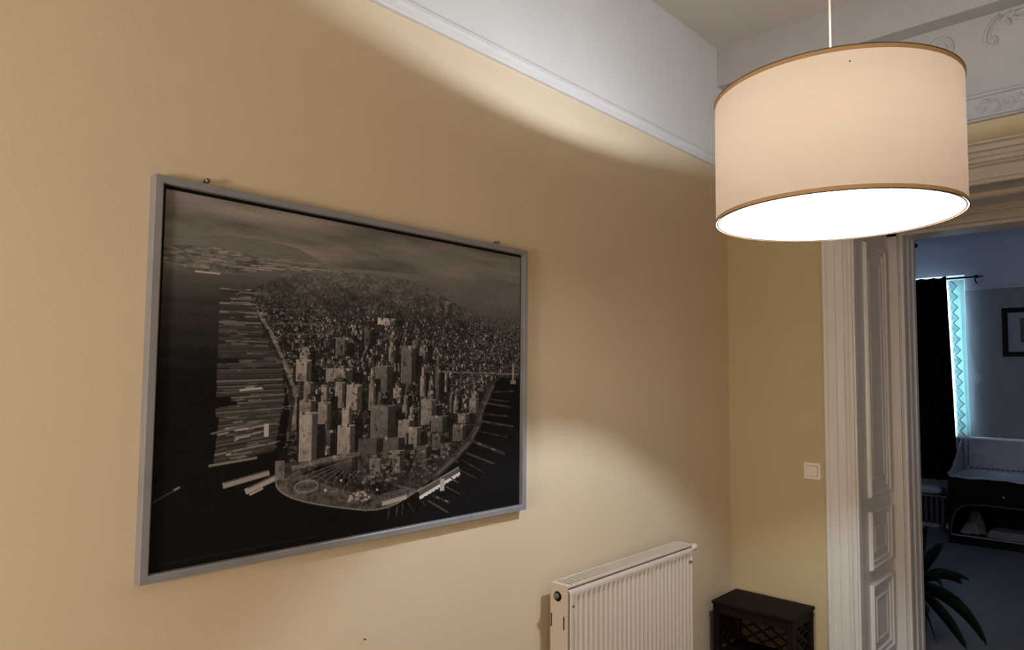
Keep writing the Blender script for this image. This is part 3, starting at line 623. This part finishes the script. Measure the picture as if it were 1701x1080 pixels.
# boat with its wake, and the fine margin line at the foot
line(0.0, 0.823, 0.046, 0.792, 0.0022, 64, 0.8); line(0.036, 0.798, 0.047, 0.791, 0.004, 104, 0.8)
line(0.01, 0.985, 0.35, 0.985, 0.0012, 40, 0.6, 0.8)
# mottle the built-up ground so that blocks read as roofs, yards and lit cornices
cty = isl & ~park
for (x0, y0, x1, y1, g, tiers) in TALL: cty[int(y0 * NH):int(y1 * NH), int(x0 * NW):int(x1 * NW)] = False
hz = np.clip((0.30 - vv) / 0.16, 0, 0.62) * (vv > hor)
G = np.where(isl | brk, G * (1 - hz) + (84 - 60 * np.clip(vv - 0.16, 0, 0.2) + 26 * (noise(14, 22, 31, 4) - 0.5)) * hz, G)
G = np.where(cty, G * (0.78 + 0.44 * noise(170, 130, 21, 2)) + (rng.rand(NH, NW) > 0.93) * rng.rand(NH, NW) * 46 - (rng.rand(NH, NW) > 0.90) * rng.rand(NH, NW) * 30, G)
G = np.where(cty & (vv > 0.20), G * (0.62 + 0.62 * noise(46, 50, 23, 3)), G)
G = np.where(isl & ~park & ~cty, G * (0.84 + 0.32 * noise(120, 70, 24, 2)), G)
G = np.where(isl & (vv < 0.36), G * (0.86 + 0.28 * noise(26, 30, 22, 3)), G)
G += rng.randn(NH, NW) * 2.5
lin = np.clip(G, 8, 200) / 255.0
lin = np.where(lin <= 0.04045, lin / 12.92, ((lin + 0.055) / 1.055) ** 2.4) * 1.95
gy = PY0 + uu * (PY1 - PY0); gz = PZ1 - vv * (PZ1 - PZ0)
co = np.stack([np.full_like(gy, 0.0165), gy, gz], -1).reshape(-1, 3)
# stretch the outermost points to the sheet's edges
idx = np.arange(NW * NH).reshape(NH, NW)
quads = np.stack([idx[:-1, :-1], idx[1:, :-1], idx[1:, 1:], idx[:-1, 1:]], -1).reshape(-1, 4)
me = bpy.data.meshes.new('print')
me.vertices.add(len(co)); me.vertices.foreach_set('co', co.ravel().astype(np.float32))
me.loops.add(quads.size); me.loops.foreach_set('vertex_index', quads.ravel().astype(np.int32))
me.polygons.add(len(quads)); me.polygons.foreach_set('loop_start', np.arange(0, quads.size, 4, dtype=np.int32))
me.update(calc_edges=True)
ca = me.color_attributes.new('ink', 'FLOAT_COLOR', 'POINT')
rgba = np.ones((NH * NW, 4), np.float32); rgba[:, :3] = lin.reshape(-1, 1) * np.array([[1.0, 0.93, 0.87]])
ca.data.foreach_set('color', rgba.ravel())
mp = bpy.data.materials.new('printed_sheet'); mp.use_nodes = True
nt = mp.node_tree; at = nt.nodes.new('ShaderNodeVertexColor'); at.layer_name = 'ink'
nt.links.new(at.outputs[0], nt.nodes['Principled BSDF'].inputs['Base Color'])
nt.nodes['Principled BSDF'].inputs['Roughness'].default_value = 0.5; nt.nodes['Principled BSDF'].inputs['Specular IOR Level'].default_value = 0.06
me.materials.append(mp)
po = bpy.data.objects.new('print', me); COL.objects.link(po); po.parent = pic; po.matrix_parent_inverse = Matrix.Translation(pic.location).inverted()

# ------------------------------------------------------------------ panel radiator
RY0, RY1, RZ0, RZ1 = 2.094, 3.050, 0.20, 0.800
rad = thing('radiator', 'cream ribbed panel radiator under a slotted top grille on the beige wall', 'radiator', (0.09, 2.57, 0.0))
NR = 28; PR0, PR1 = RY0 + 0.004, RY1 - 0.012
def front(u, v):
    y = PR0 + u * (PR1 - PR0); z = RZ0 + v * (RZ1 - 0.012 - RZ0)
    e = min(1, max(0, (RZ1 - 0.034 - z) / 0.030)) * min(1, max(0, (z - RZ0 - 0.04) / 0.03)) * min(1, max(0, (y - PR0 - 0.022) / 0.006)) * min(1, max(0, (PR1 - 0.012 - y) / 0.006))
    ph = ((y - PR0 - 0.022) / 0.0331) % 1.0
    rib = 0.5 - 0.5 * math.cos(2 * PI * ph); rib = rib ** 1.5
    x = 0.146 - 0.011 * e * (1 - rib)
    top = max(0, (z - (RZ1 - 0.026)) / 0.014); x -= 0.006 * top * top
    ed = max(0, 1 - min(y - PR0, PR1 - y) / 0.006); x -= 0.004 * ed
    return (x, y, z)
vsamp = [0, 0.02, 0.05, 0.07, 0.10, 0.12] + [0.12 + 0.76 * i / 6 for i in range(1, 7)] + [0.895, 0.905, 0.915, 0.925, 0.935, 0.945, 0.955, 0.965, 0.972, 0.979, 0.986, 0.993, 1.0]
nu = NR * 12 + 1
m = MB(); vs = [front(i / (nu - 1), v) for i in range(nu) for v in vsamp]; nv = len(vsamp)
m.add(vs, [(i * nv + j, (i + 1) * nv + j, (i + 1) * nv + j + 1, i * nv + j + 1) for i in range(nu - 1) for j in range(nv - 1)], True)
fpn = m.build('front_panel', M_RAD, rad)
MB().box((0.124, PR0 + 0.002, RZ0), (0.134, PR1 - 0.002, RZ1 - 0.014)).build('front_plate', M_RAD, rad)
MB().box((0.050, RY0 + 0.01, RZ0), (0.058, RY1 - 0.01, RZ1 - 0.01)).build('rear_panel', M_RAD, rad)
for y0, y1 in ((RY0, RY0 + 0.003), (RY1 - 0.003, RY1)):
    MB().box((0.047, y0, RZ0 + 0.01), (0.134, y1, RZ1)).build('side_plate', M_RAD, rad, bevel=0.001)
for x0 in (0.050, 0.113):
    z0, z1 = (RZ1 - 0.165, RZ1 - 0.115)
    MB().box((x0 + 0.001, RY0 - 0.0012, z0), (x0 + 0.006, RY0 + 0.001, z1)).build('bracket_slot', M_BLACK, rad)
gr = MB()
gr.box((0.046, RY0 - 0.001, RZ1 - 0.006), (0.054, RY1 + 0.001, RZ1 + 0.002)); gr.box((0.126, RY0 - 0.001, RZ1 - 0.006), (0.136, RY1 + 0.001, RZ1 + 0.002))
gr.box((0.054, RY0 - 0.001, RZ1 - 0.006), (0.126, RY0 + 0.020, RZ1 + 0.002)); gr.box((0.054, RY1 - 0.020, RZ1 - 0.006), (0.126, RY1 + 0.001, RZ1 + 0.002))
gr.box((0.088, RY0 + 0.020, RZ1 - 0.007), (0.091, RY1 - 0.020, RZ1 - 0.003))
grille = gr.build('top_grille', M_RAD, rad)
slat0 = MB().box((0.053, -0.0042, RZ1 - 0.0022), (0.127, 0.0042, RZ1 + 0.0008)).build('grille_slat', M_RAD, grille)
grille.location = (0, 0, 0)
ns = 50; p0, p1 = RY0 + 0.030, RY1 - 0.030
for i in range(ns):
    mw = Matrix.Translation((0, p0 + (p1 - p0) * i / (ns - 1), 0))
    if i == 0: slat0.matrix_parent_inverse = Matrix.Identity(4); slat0.matrix_basis = mw
    else:
        c = slat0.copy(); c.name = 'grille_slat'; COL.objects.link(c); c.parent = grille; c.matrix_parent_inverse = Matrix.Identity(4); c.matrix_basis = mw
grille.matrix_parent_inverse = Matrix.Translation(rad.location).inverted()
MB().box((0.060, RY0 + 0.012, RZ0 + 0.02), (0.122, RY1 - 0.012, RZ1 - 0.022)).build('dark_core', M_BLACK, rad)  # solid black box added inside so the grille gaps read as shade
# bleed valve on the near end plate, cap on the far end
pl = MB().lathe([(0.0, -0.004), (0.017, -0.004), (0.019, -0.001), (0.019, 0.002)], (0.085, RY0, RZ1 - 0.045), 24, 'y')
pl.build('valve_seat', M_BLACK, rad)
MB().lathe([(0.0, -0.020), (0.0055, -0.020), (0.007, -0.018), (0.007, -0.010), (0.012, -0.009), (0.013, -0.006), (0.013, -0.003), (0.0, -0.003)], (0.083, RY0, RZ1 - 0.043), 6, 'y', False).build('bleed_valve', M_STEEL, rad)
MB().lathe([(0.0, 0.056), (0.009, 0.0555), (0.014, 0.052), (0.0165, 0.044), (0.0175, 0.012), (0.0175, 0.0), (0.014, -0.002), (0.0, -0.002)], (0.122, RY1, RZ1 - 0.020), 20, 'y').build('end_cap', M_PLASTIC, rad)
for y in (RY0 + 0.02, RY1 - 0.03):
    MB().box((0.134, y - 0.006, RZ1 - 0.078), (0.149, y + 0.006, RZ1 - 0.070)).build('panel_clip', M_STEEL, rad, bevel=0.002)
for y in (RY0 + 0.10, RY1 - 0.13):
    MB().box((0.001, y, 0.45), (0.052, y + 0.03, 0.74)).build('wall_bracket', M_RAD, rad)
MB().tube([(0.09, RY1 - 0.05, RZ0 + 0.02), (0.09, RY1 - 0.05, 0.0)], 0.009, 10).tube([(0.09, RY1 - 0.10, RZ0 + 0.02), (0.09, RY1 - 0.10, 0.0)], 0.009, 10).build('supply_pipe', M_RAD, rad)

# ------------------------------------------------------------------ light switch
sw = thing('light_switch', 'square white rocker light switch on the beige wall beside the door casing', 'light switch', (0.465, D, 1.125))
SX0, SX1, SZ0, SZ1 = 0.4215, 0.5085, 1.0800, 1.1670
def plate(x0, x1, z0, z1, y0, y1, r):
    ring = []
    for cx, cz, a0 in ((x1 - r, z1 - r, 0), (x0 + r, z1 - r, PI / 2), (x0 + r, z0 + r, PI), (x1 - r, z0 + r, 1.5 * PI)):
        for i in range(5): ring.append((cx + r * math.cos(a0 + PI / 2 * i / 4), cz + r * math.sin(a0 + PI / 2 * i / 4)))
    cx, cz = (x0 + x1) / 2, (z0 + z1) / 2
    sc = lambda k: [(cx + (x - cx) * k, cz + (z - cz) * k) for x, z in ring]
    return MB().loops([[(x, y0, z) for x, z in ring], [(x, y1 + 0.003, z) for x, z in ring], [(x, y1, z) for x, z in sc(0.965)]])
pm = plate(SX0, SX1, SZ0, SZ1, D, D - 0.009, 0.006).build('face_plate', M_PLASTIC, sw)
MB().box((0.436, D - 0.0096, 1.0955), (0.494, D - 0.008, 1.1515)).build('shadow_gap', mat('grey_gap', (0.10, 0.09, 0.08), 0.7), sw)
MB().loops([[(0.4375, D - 0.008, 1.097), (0.4925, D - 0.008, 1.097), (0.4925, D - 0.008, 1.150), (0.4375, D - 0.008, 1.150)],
            [(0.4375, D - 0.0165, 1.097), (0.4925, D - 0.0165, 1.097), (0.4925, D - 0.0115, 1.150), (0.4375, D - 0.0115, 1.150)]]).build('rocker', M_PLASTIC, sw, bevel=0.0012)

# ------------------------------------------------------------------ small dark table in the corner
TX0, TX1, TY0, TY1, TZ = 0.046, 0.478, 3.405, 3.692, 0.437
tb = thing('corner_table', 'small dark wooden rack table with criss-cross lattice sides in the corner', 'table', ((TX0 + TX1) / 2, (TY0 + TY1) / 2, 0))
MB().box((TX0, TY0, TZ - 0.016), (TX1, TY1, TZ)).build('table_top', M_DARKW, tb, bevel=0.004)
for x0 in (TX0 + 0.006, TX1 - 0.038):
    for y0 in (TY0 + 0.006, TY1 - 0.038):
        MB().box((x0, y0, 0), (x0 + 0.032, y0 + 0.032, TZ - 0.016)).build('leg', M_DARKW, tb, bevel=0.003)
for a, b in (((TX0 + 0.038, TY0 + 0.010, TZ - 0.062), (TX1 - 0.038, TY0 + 0.026, TZ - 0.016)), ((TX0 + 0.038, TY1 - 0.026, TZ - 0.062), (TX1 - 0.038, TY1 - 0.010, TZ - 0.016)),
             ((TX0 + 0.010, TY0 + 0.038, TZ - 0.062), (TX0 + 0.026, TY1 - 0.038, TZ - 0.016)), ((TX1 - 0.026, TY0 + 0.038, TZ - 0.062), (TX1 - 0.010, TY1 - 0.038, TZ - 0.016))):
    MB().box(a, b).build('apron', M_DARKW, tb, bevel=0.002)
for z in (0.05, 0.17):
    MB().box((TX0 + 0.02, TY0 + 0.02, z - 0.008), (TX1 - 0.02, TY1 - 0.02, z + 0.008)).build('shelf', M_DARKW, tb, bevel=0.002)
M_SHADE_BOARD = mat('brown_shade_board', (0.055, 0.036, 0.022), 0.8, spec=0.1)  # tone of the shaded wall, painted on boards added behind the lattice
MB().box((TX0 + 0.034, TY1 - 0.012, 0.178), (TX1 - 0.034, TY1 - 0.008, TZ - 0.06)).build('backing_or_shade_board', M_SHADE_BOARD, tb)
MB().box((TX0 + 0.006, TY0 + 0.034, 0.178), (TX0 + 0.010, TY1 - 0.034, TZ - 0.06)).build('side_shade_board', M_SHADE_BOARD, tb)
def lattice(P, a0, a1, z0, z1, step, up_):
    """one diagonal strip clipped to the field; P(a, z, d)"""
    out = []
    s = a0 - (z1 - z0) * 1.4
    while s < a1 + (z1 - z0) * 1.4:
        pa, pb = (s, z0), (s + (z1 - z0) * 1.6, z1)
        if not up_: pa, pb = (s, z1), (s + (z1 - z0) * 1.6, z0)
        t0 = max(0, (a0 - pa[0]) / (pb[0] - pa[0])); t1 = min(1, (a1 - pa[0]) / (pb[0] - pa[0]))
        if t1 - t0 > 0.12:
            q = lambda t: (pa[0] + (pb[0] - pa[0]) * t, pa[1] + (pb[1] - pa[1]) * t)
            out.append((q(t0), q(t1)))
        s += step
    for (p, q) in out:
        d = Vector((q[0] - p[0], q[1] - p[1])).normalized(); n = Vector((-d.y, d.x)) * 0.0052
        vs = []
        for dd in ((0.0, 0.004) if up_ else (0.004, 0.008)):
            vs += [P(p[0] + n.x, p[1] + n.y, dd), P(q[0] + n.x, q[1] + n.y, dd), P(q[0] - n.x, q[1] - n.y, dd), P(p[0] - n.x, p[1] - n.y, dd)]
        MB().add(vs, [(0, 1, 2, 3), (4, 7, 6, 5), (0, 4, 5, 1), (1, 5, 6, 2), (2, 6, 7, 3), (3, 7, 4, 0)]).build('lattice_slat', M_DARKW, tb)
for u_ in (True, False):
    lattice(lambda a, z, d: (a, TY1 - 0.024 + d, z), TX0 + 0.036, TX1 - 0.036, 0.178, TZ - 0.062, 0.095, u_)
    lattice(lambda a, z, d: (TX1 - 0.022 + d, a, z), TY0 + 0.036, TY1 - 0.036, 0.178, TZ - 0.062, 0.095, u_)
    lattice(lambda a, z, d: (TX0 + 0.014 + d, a, z), TY0 + 0.036, TY1 - 0.036, 0.178, TZ - 0.062, 0.095, u_)

# a leftover nail in the wall below the print
tag(MB().lathe([(0, 0.012), (0.0022, 0.0118), (0.0024, 0.010), (0.0012, 0.009), (0.0012, -0.01)], (0, 1.262, 0.792), 10, 'x').build('wall_nail', M_IRON), 'tiny dark nail left in the bare beige wall below the big print', 'nail')

# ------------------------------------------------------------------ far room: curtains
rod = thing('curtain_rod', 'thin black curtain rod with a spear finial above the far window', 'curtain rod', (-0.3, 8.63, 2.716))
MB().tube([(-1.15, 8.63, 2.716), (0.395, 8.63, 2.716)], 0.009, 12).build('rod', M_IRON, rod)
MB().lathe([(0.0, 0.50), (0.004, 0.475), (0.008, 0.455), (0.006, 0.44), (0.016, 0.425), (0.020, 0.412), (0.014, 0.400), (0.010, 0.392), (0.0, 0.392)], (0, 8.63, 2.716), 14, 'x').build('finial', M_IRON, rod)
MB().tube([(0.435 - 0.03, 8.63, 2.716), (0.405, 8.635, 2.672), (0.405, 8.68, 2.660), (0.405, YB, 2.660)], 0.007, 8).build('bracket', M_IRON, rod)
for x in [-1.1 + 0.115 * i for i in range(11)]:
    MB().tube([(x + 0.0, 8.63 + 0.016 * math.cos(q), 2.708 + 0.018 * math.sin(q)) for q in np.linspace(0, 2 * PI, 13)[:-1]], 0.002, 6, True).build('curtain_ring', M_IRON, rod)

def curtain(x0f, x1f, ztop, zbot, y, amp, waves, nu=120, nv=24):
    def fn(u, v):
        z = ztop(u) if callable(ztop) else ztop
        z = z + (zbot - z) * v
        x = x0f(v) + (x1f(v) - x0f(v)) * u
        return (x, y + amp * (0.6 + 0.4 * v) * math.sin(u * waves * 2 * PI + 0.6 * math.sin(3 * v)), z)
    return MB().grid(nu, nv, fn)
tag(curtain(lambda v: -1.05, lambda v: 0.146 + 0.055 * v, lambda u: 2.735 - 0.014 * abs(math.sin(u * 10 * PI)) + (0.010 if u > 0.97 else 0), 0.54, 8.585, 0.018, 10).build('blackout_curtain', M_VELVET, solid=0.004),
    'heavy black blackout curtain hanging from the rod in the dark far room', 'curtain')
tag(curtain(lambda v: 0.135 + 0.045 * v, lambda v: 0.288 + 0.022 * v, 2.700, 1.0, 8.700, 0.003, 3, 40).build('sheer_blind', M_SHEER, solid=0.001), 'pale teal sheer panel glowing with daylight behind the lace', 'blind')
lace = thing('lace_curtain', 'white lace curtain with a zigzag edge beside the black curtain', 'curtain', (-0.4, 8.685, 1.0))
zz = []
nz = 29
for i in range(nz + 1):
    t = i / nz; zz.append((0.200 + 0.045 * t + (0.026 if i % 2 else -0.026), 2.695 - 1.685 * t))
vs = []; fs = []
for i, (x, z) in enumerate(zz): vs += [(-0.98, 8.688, z), (x - 0.12, 8.685, z), (x, 8.684, z)]
for i in range(nz): fs += [(3 * i, 3 * i + 1, 3 * i + 4, 3 * i + 3), (3 * i + 1, 3 * i + 2, 3 * i + 5, 3 * i + 4)]
MB().add(vs, fs).build('lace_panel', M_LACE, lace)
MB().tube([(x, 8.683, z) for x, z in zz], 0.0045, 6).build('zigzag_edging', mat('slate_edging', (0.06, 0.10, 0.12), 0.8), lace)
MB().tube([(x - 0.055, 8.683, z) for x, z in zz], 0.003, 6).build('zigzag_edging', mat('pale_edging', (0.25, 0.30, 0.32), 0.8), lace)

# ------------------------------------------------------------------ far room: picture
fx0, fx1, gz0, gz1 = 0.610, 1.03, 1.862, 2.372
p2 = thing('framed_picture', 'small black-framed picture with a grey mount hanging in the dark far room', 'picture', ((fx0 + fx1) / 2, YB, gz0))
for a, b in (((fx0, gz0), (fx0 + 0.05, gz1)), ((fx1 - 0.05, gz0), (fx1, gz1)), ((fx0 + 0.05, gz0), (fx1 - 0.05, gz0 + 0.05)), ((fx0 + 0.05, gz1 - 0.05), (fx1 - 0.05, gz1))):
    MB().box((a[0], YB - 0.025, a[1]), (b[0], YB, b[1])).build('frame_rail', M_IRON, p2, bevel=0.003)
MB().box((fx0 + 0.045, YB - 0.010, gz0 + 0.045), (fx1 - 0.045, YB - 0.004, gz1 - 0.045)).build('mount', M_MAT, p2)
MB().box((0.765, YB - 0.0115, 2.01), (0.875, YB - 0.0095, 2.26)).build('photograph', mat('dark_photo', (0.03, 0.03, 0.035), 0.5, var=0.5, scale=18), p2)

# ------------------------------------------------------------------ far room: dresser with changing top
CX0, CX1, CY0, CY1, CZ = 0.215, 1.40, 8.02, 8.715, 0.645
cd = thing('changing_dresser', 'black-brown changing dresser with an arched open niche below the fabric tray', 'dresser', ((CX0 + CX1) / 2, (CY0 + CY1) / 2, 0))
MB().box((CX0, CY0 + 0.02, 0.41), (CX1, CY1, CZ)).box((CX0, CY0 + 0.02, 0.0), (CX0 + 0.02, CY1, 0.41)).box((CX1 - 0.02, CY0 + 0.02, 0.0), (CX1, CY1, 0.41)).box((CX0 + 0.02, CY1 - 0.02, 0.0), (CX1 - 0.02, CY1, 0.41)).box((CX0 + 0.02, CY0 + 0.02, 0.0), (CX1 - 0.02, CY1 - 0.02, 0.085)).build('carcass', M_EBONY, cd)
drw = MB().box((CX0 + 0.01, CY0, 0.43), ((CX0 + CX1) / 2 + 0.28, CY0 + 0.02, CZ - 0.015)).build('drawer', M_EBONY, cd, bevel=0.003)
MB().lathe([(0.0, -0.022), (0.010, -0.021), (0.013, -0.016), (0.008, -0.008), (0.006, 0.0)], (0.678, CY0, 0.497), 14, 'y').build('knob', M_STEEL, drw)
arch = [(0.235, 0.090), (0.238, 0.150), (0.248, 0.220), (0.265, 0.280), (0.295, 0.330), (0.335, 0.368), (0.40, 0.390), (0.52, 0.400)]
arch = arch + [(CX0 + CX1 - x, z) for x, z in arch[::-1]]
fsx = []; vsx = []
for x, z in arch: vsx += [(x, CY0 + 0.01, z), (x, CY0 + 0.01, 0.42)]
m = MB().add(vsx, [(2 * i, 2 * i + 2, 2 * i + 3, 2 * i + 1) for i in range(len(arch) - 1)])
m.box((CX0, CY0 + 0.004, 0.0), (0.235, CY0 + 0.016, 0.42)); m.box((CX1 - 0.02, CY0 + 0.004, 0.0), (CX1, CY0 + 0.016, 0.42)); m.box((0.235, CY0 + 0.004, 0.0), (CX1 - 0.02, CY0 + 0.016, 0.085))
m.build('arched_front', M_EBONY, cd, solid=0.008)
MB().tube([(x, CY0 + 0.002, z) for x, z in arch], 0.007, 8).build('arch_edging', mat('dim_grey_edging', (0.05, 0.055, 0.05), 0.6), cd)
MB().box((0.236, CY0 - 0.004, 0.078), (CX1 - 0.03, CY0 + 0.012, 0.092)).build('niche_lip', mat('grey_lip', (0.16, 0.15, 0.15), 0.6), cd)

tray = thing('changing_mat', 'pale quilted fabric changing tray with dark stitching on the dresser top', 'changing mat', (0.7, 8.4, CZ))
random.seed(4)
def rump(x, y, a): return a * (math.sin(13 * x + 5 * y) * math.sin(9 * y - 4 * x) + 0.5 * math.sin(31 * x + 17 * y))
MB().grid(50, 20, lambda u, v: (0.245 + 1.14 * u, 8.00 + 0.69 * v, CZ + 0.022 - 0.014 * (max(0, 1 - v * 12)) + rump(1.1 * u, 0.7 * v, 0.006))).build('pad', M_LINEN, tray, solid=0.012)
MB().grid(50, 18, lambda u, v: (0.235 + 1.15 * u, 8.66 + 0.035 * v + rump(1.2 * u, 0.6 * v, 0.006), CZ + 0.01 + 0.34 * v)).build('back_bolster', M_LINEN, tray, solid=0.02)
MB().grid(18, 12, lambda u, v: (0.238 - 0.012 * v + rump(u, v, 0.004), 8.02 + 0.66 * u, CZ + 0.01 + (0.03 + 0.31 * u ** 1.5) * v)).build('side_bolster', M_LINEN, tray, solid=0.012)
MB().tube([(0.21, 8.68, 1.0), (0.80, 8.68, 1.002), (1.39, 8.68, 1.0)], 0.015, 10).build('top_piping', mat('white_piping', (0.80, 0.80, 0.84), 0.7), tray)
for i in range(22):
    x0 = 0.30 + 0.045 * i; MB().tube([(x0, 8.648, CZ + 0.045), (x0 + 0.034, 8.648, CZ + 0.045)], 0.0045, 5).build('stitch', M_STITCH, tray)
for i in range(7):
    z0 = CZ + 0.07 + 0.037 * i; MB().tube([(0.285, 8.652 + 0.004 * i, z0), (0.288, 8.653 + 0.004 * i, z0 + 0.026)], 0.004, 5).build('stitch', M_STITCH, tray)

def crumple(name, label, c, rx, ry, rz, seed, group=None):
    r = random.Random(seed); ph = [r.uniform(0, 6) for _ in range(8)]
    def fn(u, v):
        th = 2 * PI * u; f = math.pow(v, 0.7); k = 1 + 0.22 * math.sin(3 * th + ph[0]) + 0.14 * math.sin(5 * th + ph[1] + 3 * v)
        x = rx * f * k * math.cos(th); y = ry * f * k * math.sin(th)
        z = rz * (1 - v ** 1.8) * (1 + 0.28 * math.sin(9 * x / rx + ph[2]) * math.cos(7 * y / ry + ph[3])) + 0.006 + 0.01 * abs(math.sin(4 * th + ph[4])) * v
        return (c[0] + x, c[1] + y, c[2] + z)
    return tag(MB().grid(41, 14, fn).build(name, M_TOWEL), label, 'towel', group)
crumple('towel', 'crumpled grey towel heaped at the left end of the dark niche', (0.385, 8.17, 0.088), 0.105, 0.10, 0.085, 3)
crumple('towel', 'smaller crumpled towel behind the heap in the dark niche', (0.375, 8.42, 0.088), 0.085, 0.07, 0.16, 9)
tf = thing('folded_towel', 'flat folded grey towel lying along the floor of the dark niche', 'towel', (0.68, 8.2, 0.086))
for i, (dz, e) in enumerate(((0.0, 0.0), (0.022, 0.012), (0.043, 0.02))):
    MB().grid(24, 8, lambda u, v: (0.525 + e + (0.37 - 2 * e) * u, 8.06 + 0.28 * v + e, 0.099 + dz + 0.004 * math.sin(12 * u + 5 * v))).build('fold', M_TOWEL, tf, solid=0.02)

# ------------------------------------------------------------------ far room: column radiator below the window and cushion
r2_ = thing('radiator', 'low dark ribbed radiator beneath the far window by the black curtain', 'radiator', (-0.35, 8.52, 0))
for i in range(18):
    x = -0.82 + 0.052 * i
    MB().box((x, 8.42, 0.09), (x + 0.040, 8.60, 0.375)).build('rib', M_RADDARK, r2_, bevel=0.008)
MB().box((-0.84, 8.45, 0.0), (-0.80, 8.57, 0.10)).build('foot', M_RADDARK, r2_); MB().box((0.04, 8.45, 0.0), (0.08, 8.57, 0.10)).build('foot', M_RADDARK, r2_)
MB().box((-0.85, 8.40, 0.375), (0.125, 8.62, 0.395)).build('cover_shelf', mat('grey_shelf', (0.10, 0.10, 0.11), 0.6), r2_, bevel=0.004)
def cush(u, v):
    a, b = 2 * u - 1, 2 * v - 1; k = (1 - a ** 4) ** 0.5 * (1 - b ** 4) ** 0.5
    return a, b, k
m = MB()
m.grid(24, 16, lambda u, v: (-0.06 + 0.145 * cush(u, v)[0], 8.50 + 0.10 * cush(u, v)[1], 0.442 + 0.05 * cush(u, v)[2]))
m.grid(24, 16, lambda u, v: (-0.06 + 0.145 * cush(u, v)[0], 8.50 + 0.10 * cush(u, v)[1], 0.442 - 0.046 * cush(u, v)[2]))
tag(m.build('cushion', M_LINEN), 'small grey cushion resting on the dark radiator by the black curtain', 'cushion')

# pull cord
pc = thing('pull_cord', 'thin pull cord ending in a small black bead in the far room', 'cord', (0.455, 6.0, 2.65))
MB().tube([(0.455, 6.0, 2.672), (0.455, 6.0, HC2)], 0.0022, 6).build('cord', mat('grey_cord', (0.25, 0.27, 0.33), 0.8), pc)
MB().lathe([(0, 2.640), (0.010, 2.644), (0.013, 2.656), (0.008, 2.672), (0.0, 2.676)], (0.455, 6.0, 0), 12).build('bead', M_IRON, pc)

# ------------------------------------------------------------------ far room: potted plant just past the doorway
PX, PY = 0.60, 4.98
pp = thing('potted_plant', 'dark potted plant with long arching leaves just past the doorway', 'plant', (PX, PY, 0))
MB().lathe([(0.0, 0.0), (0.075, 0.0), (0.082, 0.01), (0.098, 0.155), (0.106, 0.158), (0.106, 0.178), (0.096, 0.178), (0.094, 0.160), (0.0, 0.160)], (PX, PY, 0), 28).build('pot', M_POT, pp)
MB().lathe([(0.0, 0.166), (0.05, 0.167), (0.093, 0.162)], (PX, PY, 0), 20).build('soil', M_SOIL, pp)
MB().tube([(PX, PY, 0.16), (PX + 0.01, PY - 0.005, 0.24), (PX + 0.015, PY - 0.01, 0.33)], [0.016, 0.013, 0.010], 8).build('stem', M_LEAF, pp)
def leaf(b, c, t, w_):
    b, c, t = Vector(b), Vector(c), Vector(t)
    n = 16; vs = []
    for i in range(n + 1):
        s = i / n; p = b * (1 - s) ** 2 + c * (2 * s * (1 - s)) + t * s * s
        d = (c - b) * (1 - s) + (t - c) * s; d.normalize()
        side = d.cross(Vector((0, 0, 1)));
        if side.length < 1e-3: side = Vector((1, 0, 0))
        side.normalize(); nrm = side.cross(d)
        ww = 1.55 * w_ * max(0.02, (math.sin(PI * min(1, s * 0.88 + 0.10))) ** 0.8) * (1 if s < 0.98 else 0.15)
        # the blade leans over so that its face shows from the side as well
        side = (side * 0.35 + nrm * 0.93).normalized()
        vs += [p + side * ww, p - side.cross(d) * 0.15 * ww, p - side * ww]
    fs = []
    for i in range(n): fs += [(3 * i, 3 * i + 1, 3 * i + 4, 3 * i + 3), (3 * i + 1, 3 * i + 2, 3 * i + 5, 3 * i + 4)]
    MB().add(vs, fs, True).build('leaf', M_LEAF, pp, solid=0.0015)
K = (PX + 0.015, PY - 0.01, 0.30)
for c, t, w_ in (((0.80, 4.92, 0.48), (0.948, 4.88, 0.420), 0.018), ((0.76, 4.93, 0.47), (0.80, 4.90, 0.335), 0.022), ((0.74, 4.92, 0.34), (0.896, 4.88, 0.298), 0.018),
                 ((0.88, 4.90, 0.36), (1.022, 4.88, 0.062), 0.034), ((0.80, 4.86, 0.26), (0.926, 4.86, 0.016), 0.032), ((0.74, 4.94, 0.55), (0.80, 4.96, 0.60), 0.020), ((0.70, 4.9, 0.25), (0.78, 4.80, 0.03), 0.03),
                 ((0.50, 4.9, 0.50), (0.33, 4.86, 0.38), 0.026), ((0.48, 5.0, 0.42), (0.28, 5.05, 0.20), 0.03), ((0.60, 5.15, 0.50), (0.62, 5.32, 0.34), 0.028), ((0.75, 5.10, 0.45), (0.84, 5.24, 0.30), 0.026), ((0.58, 4.80, 0.46), (0.56, 4.66, 0.30), 0.028), ((0.66, 4.98, 0.55), (0.70, 5.0, 0.68), 0.022)):
    leaf(K, c, t, w_)
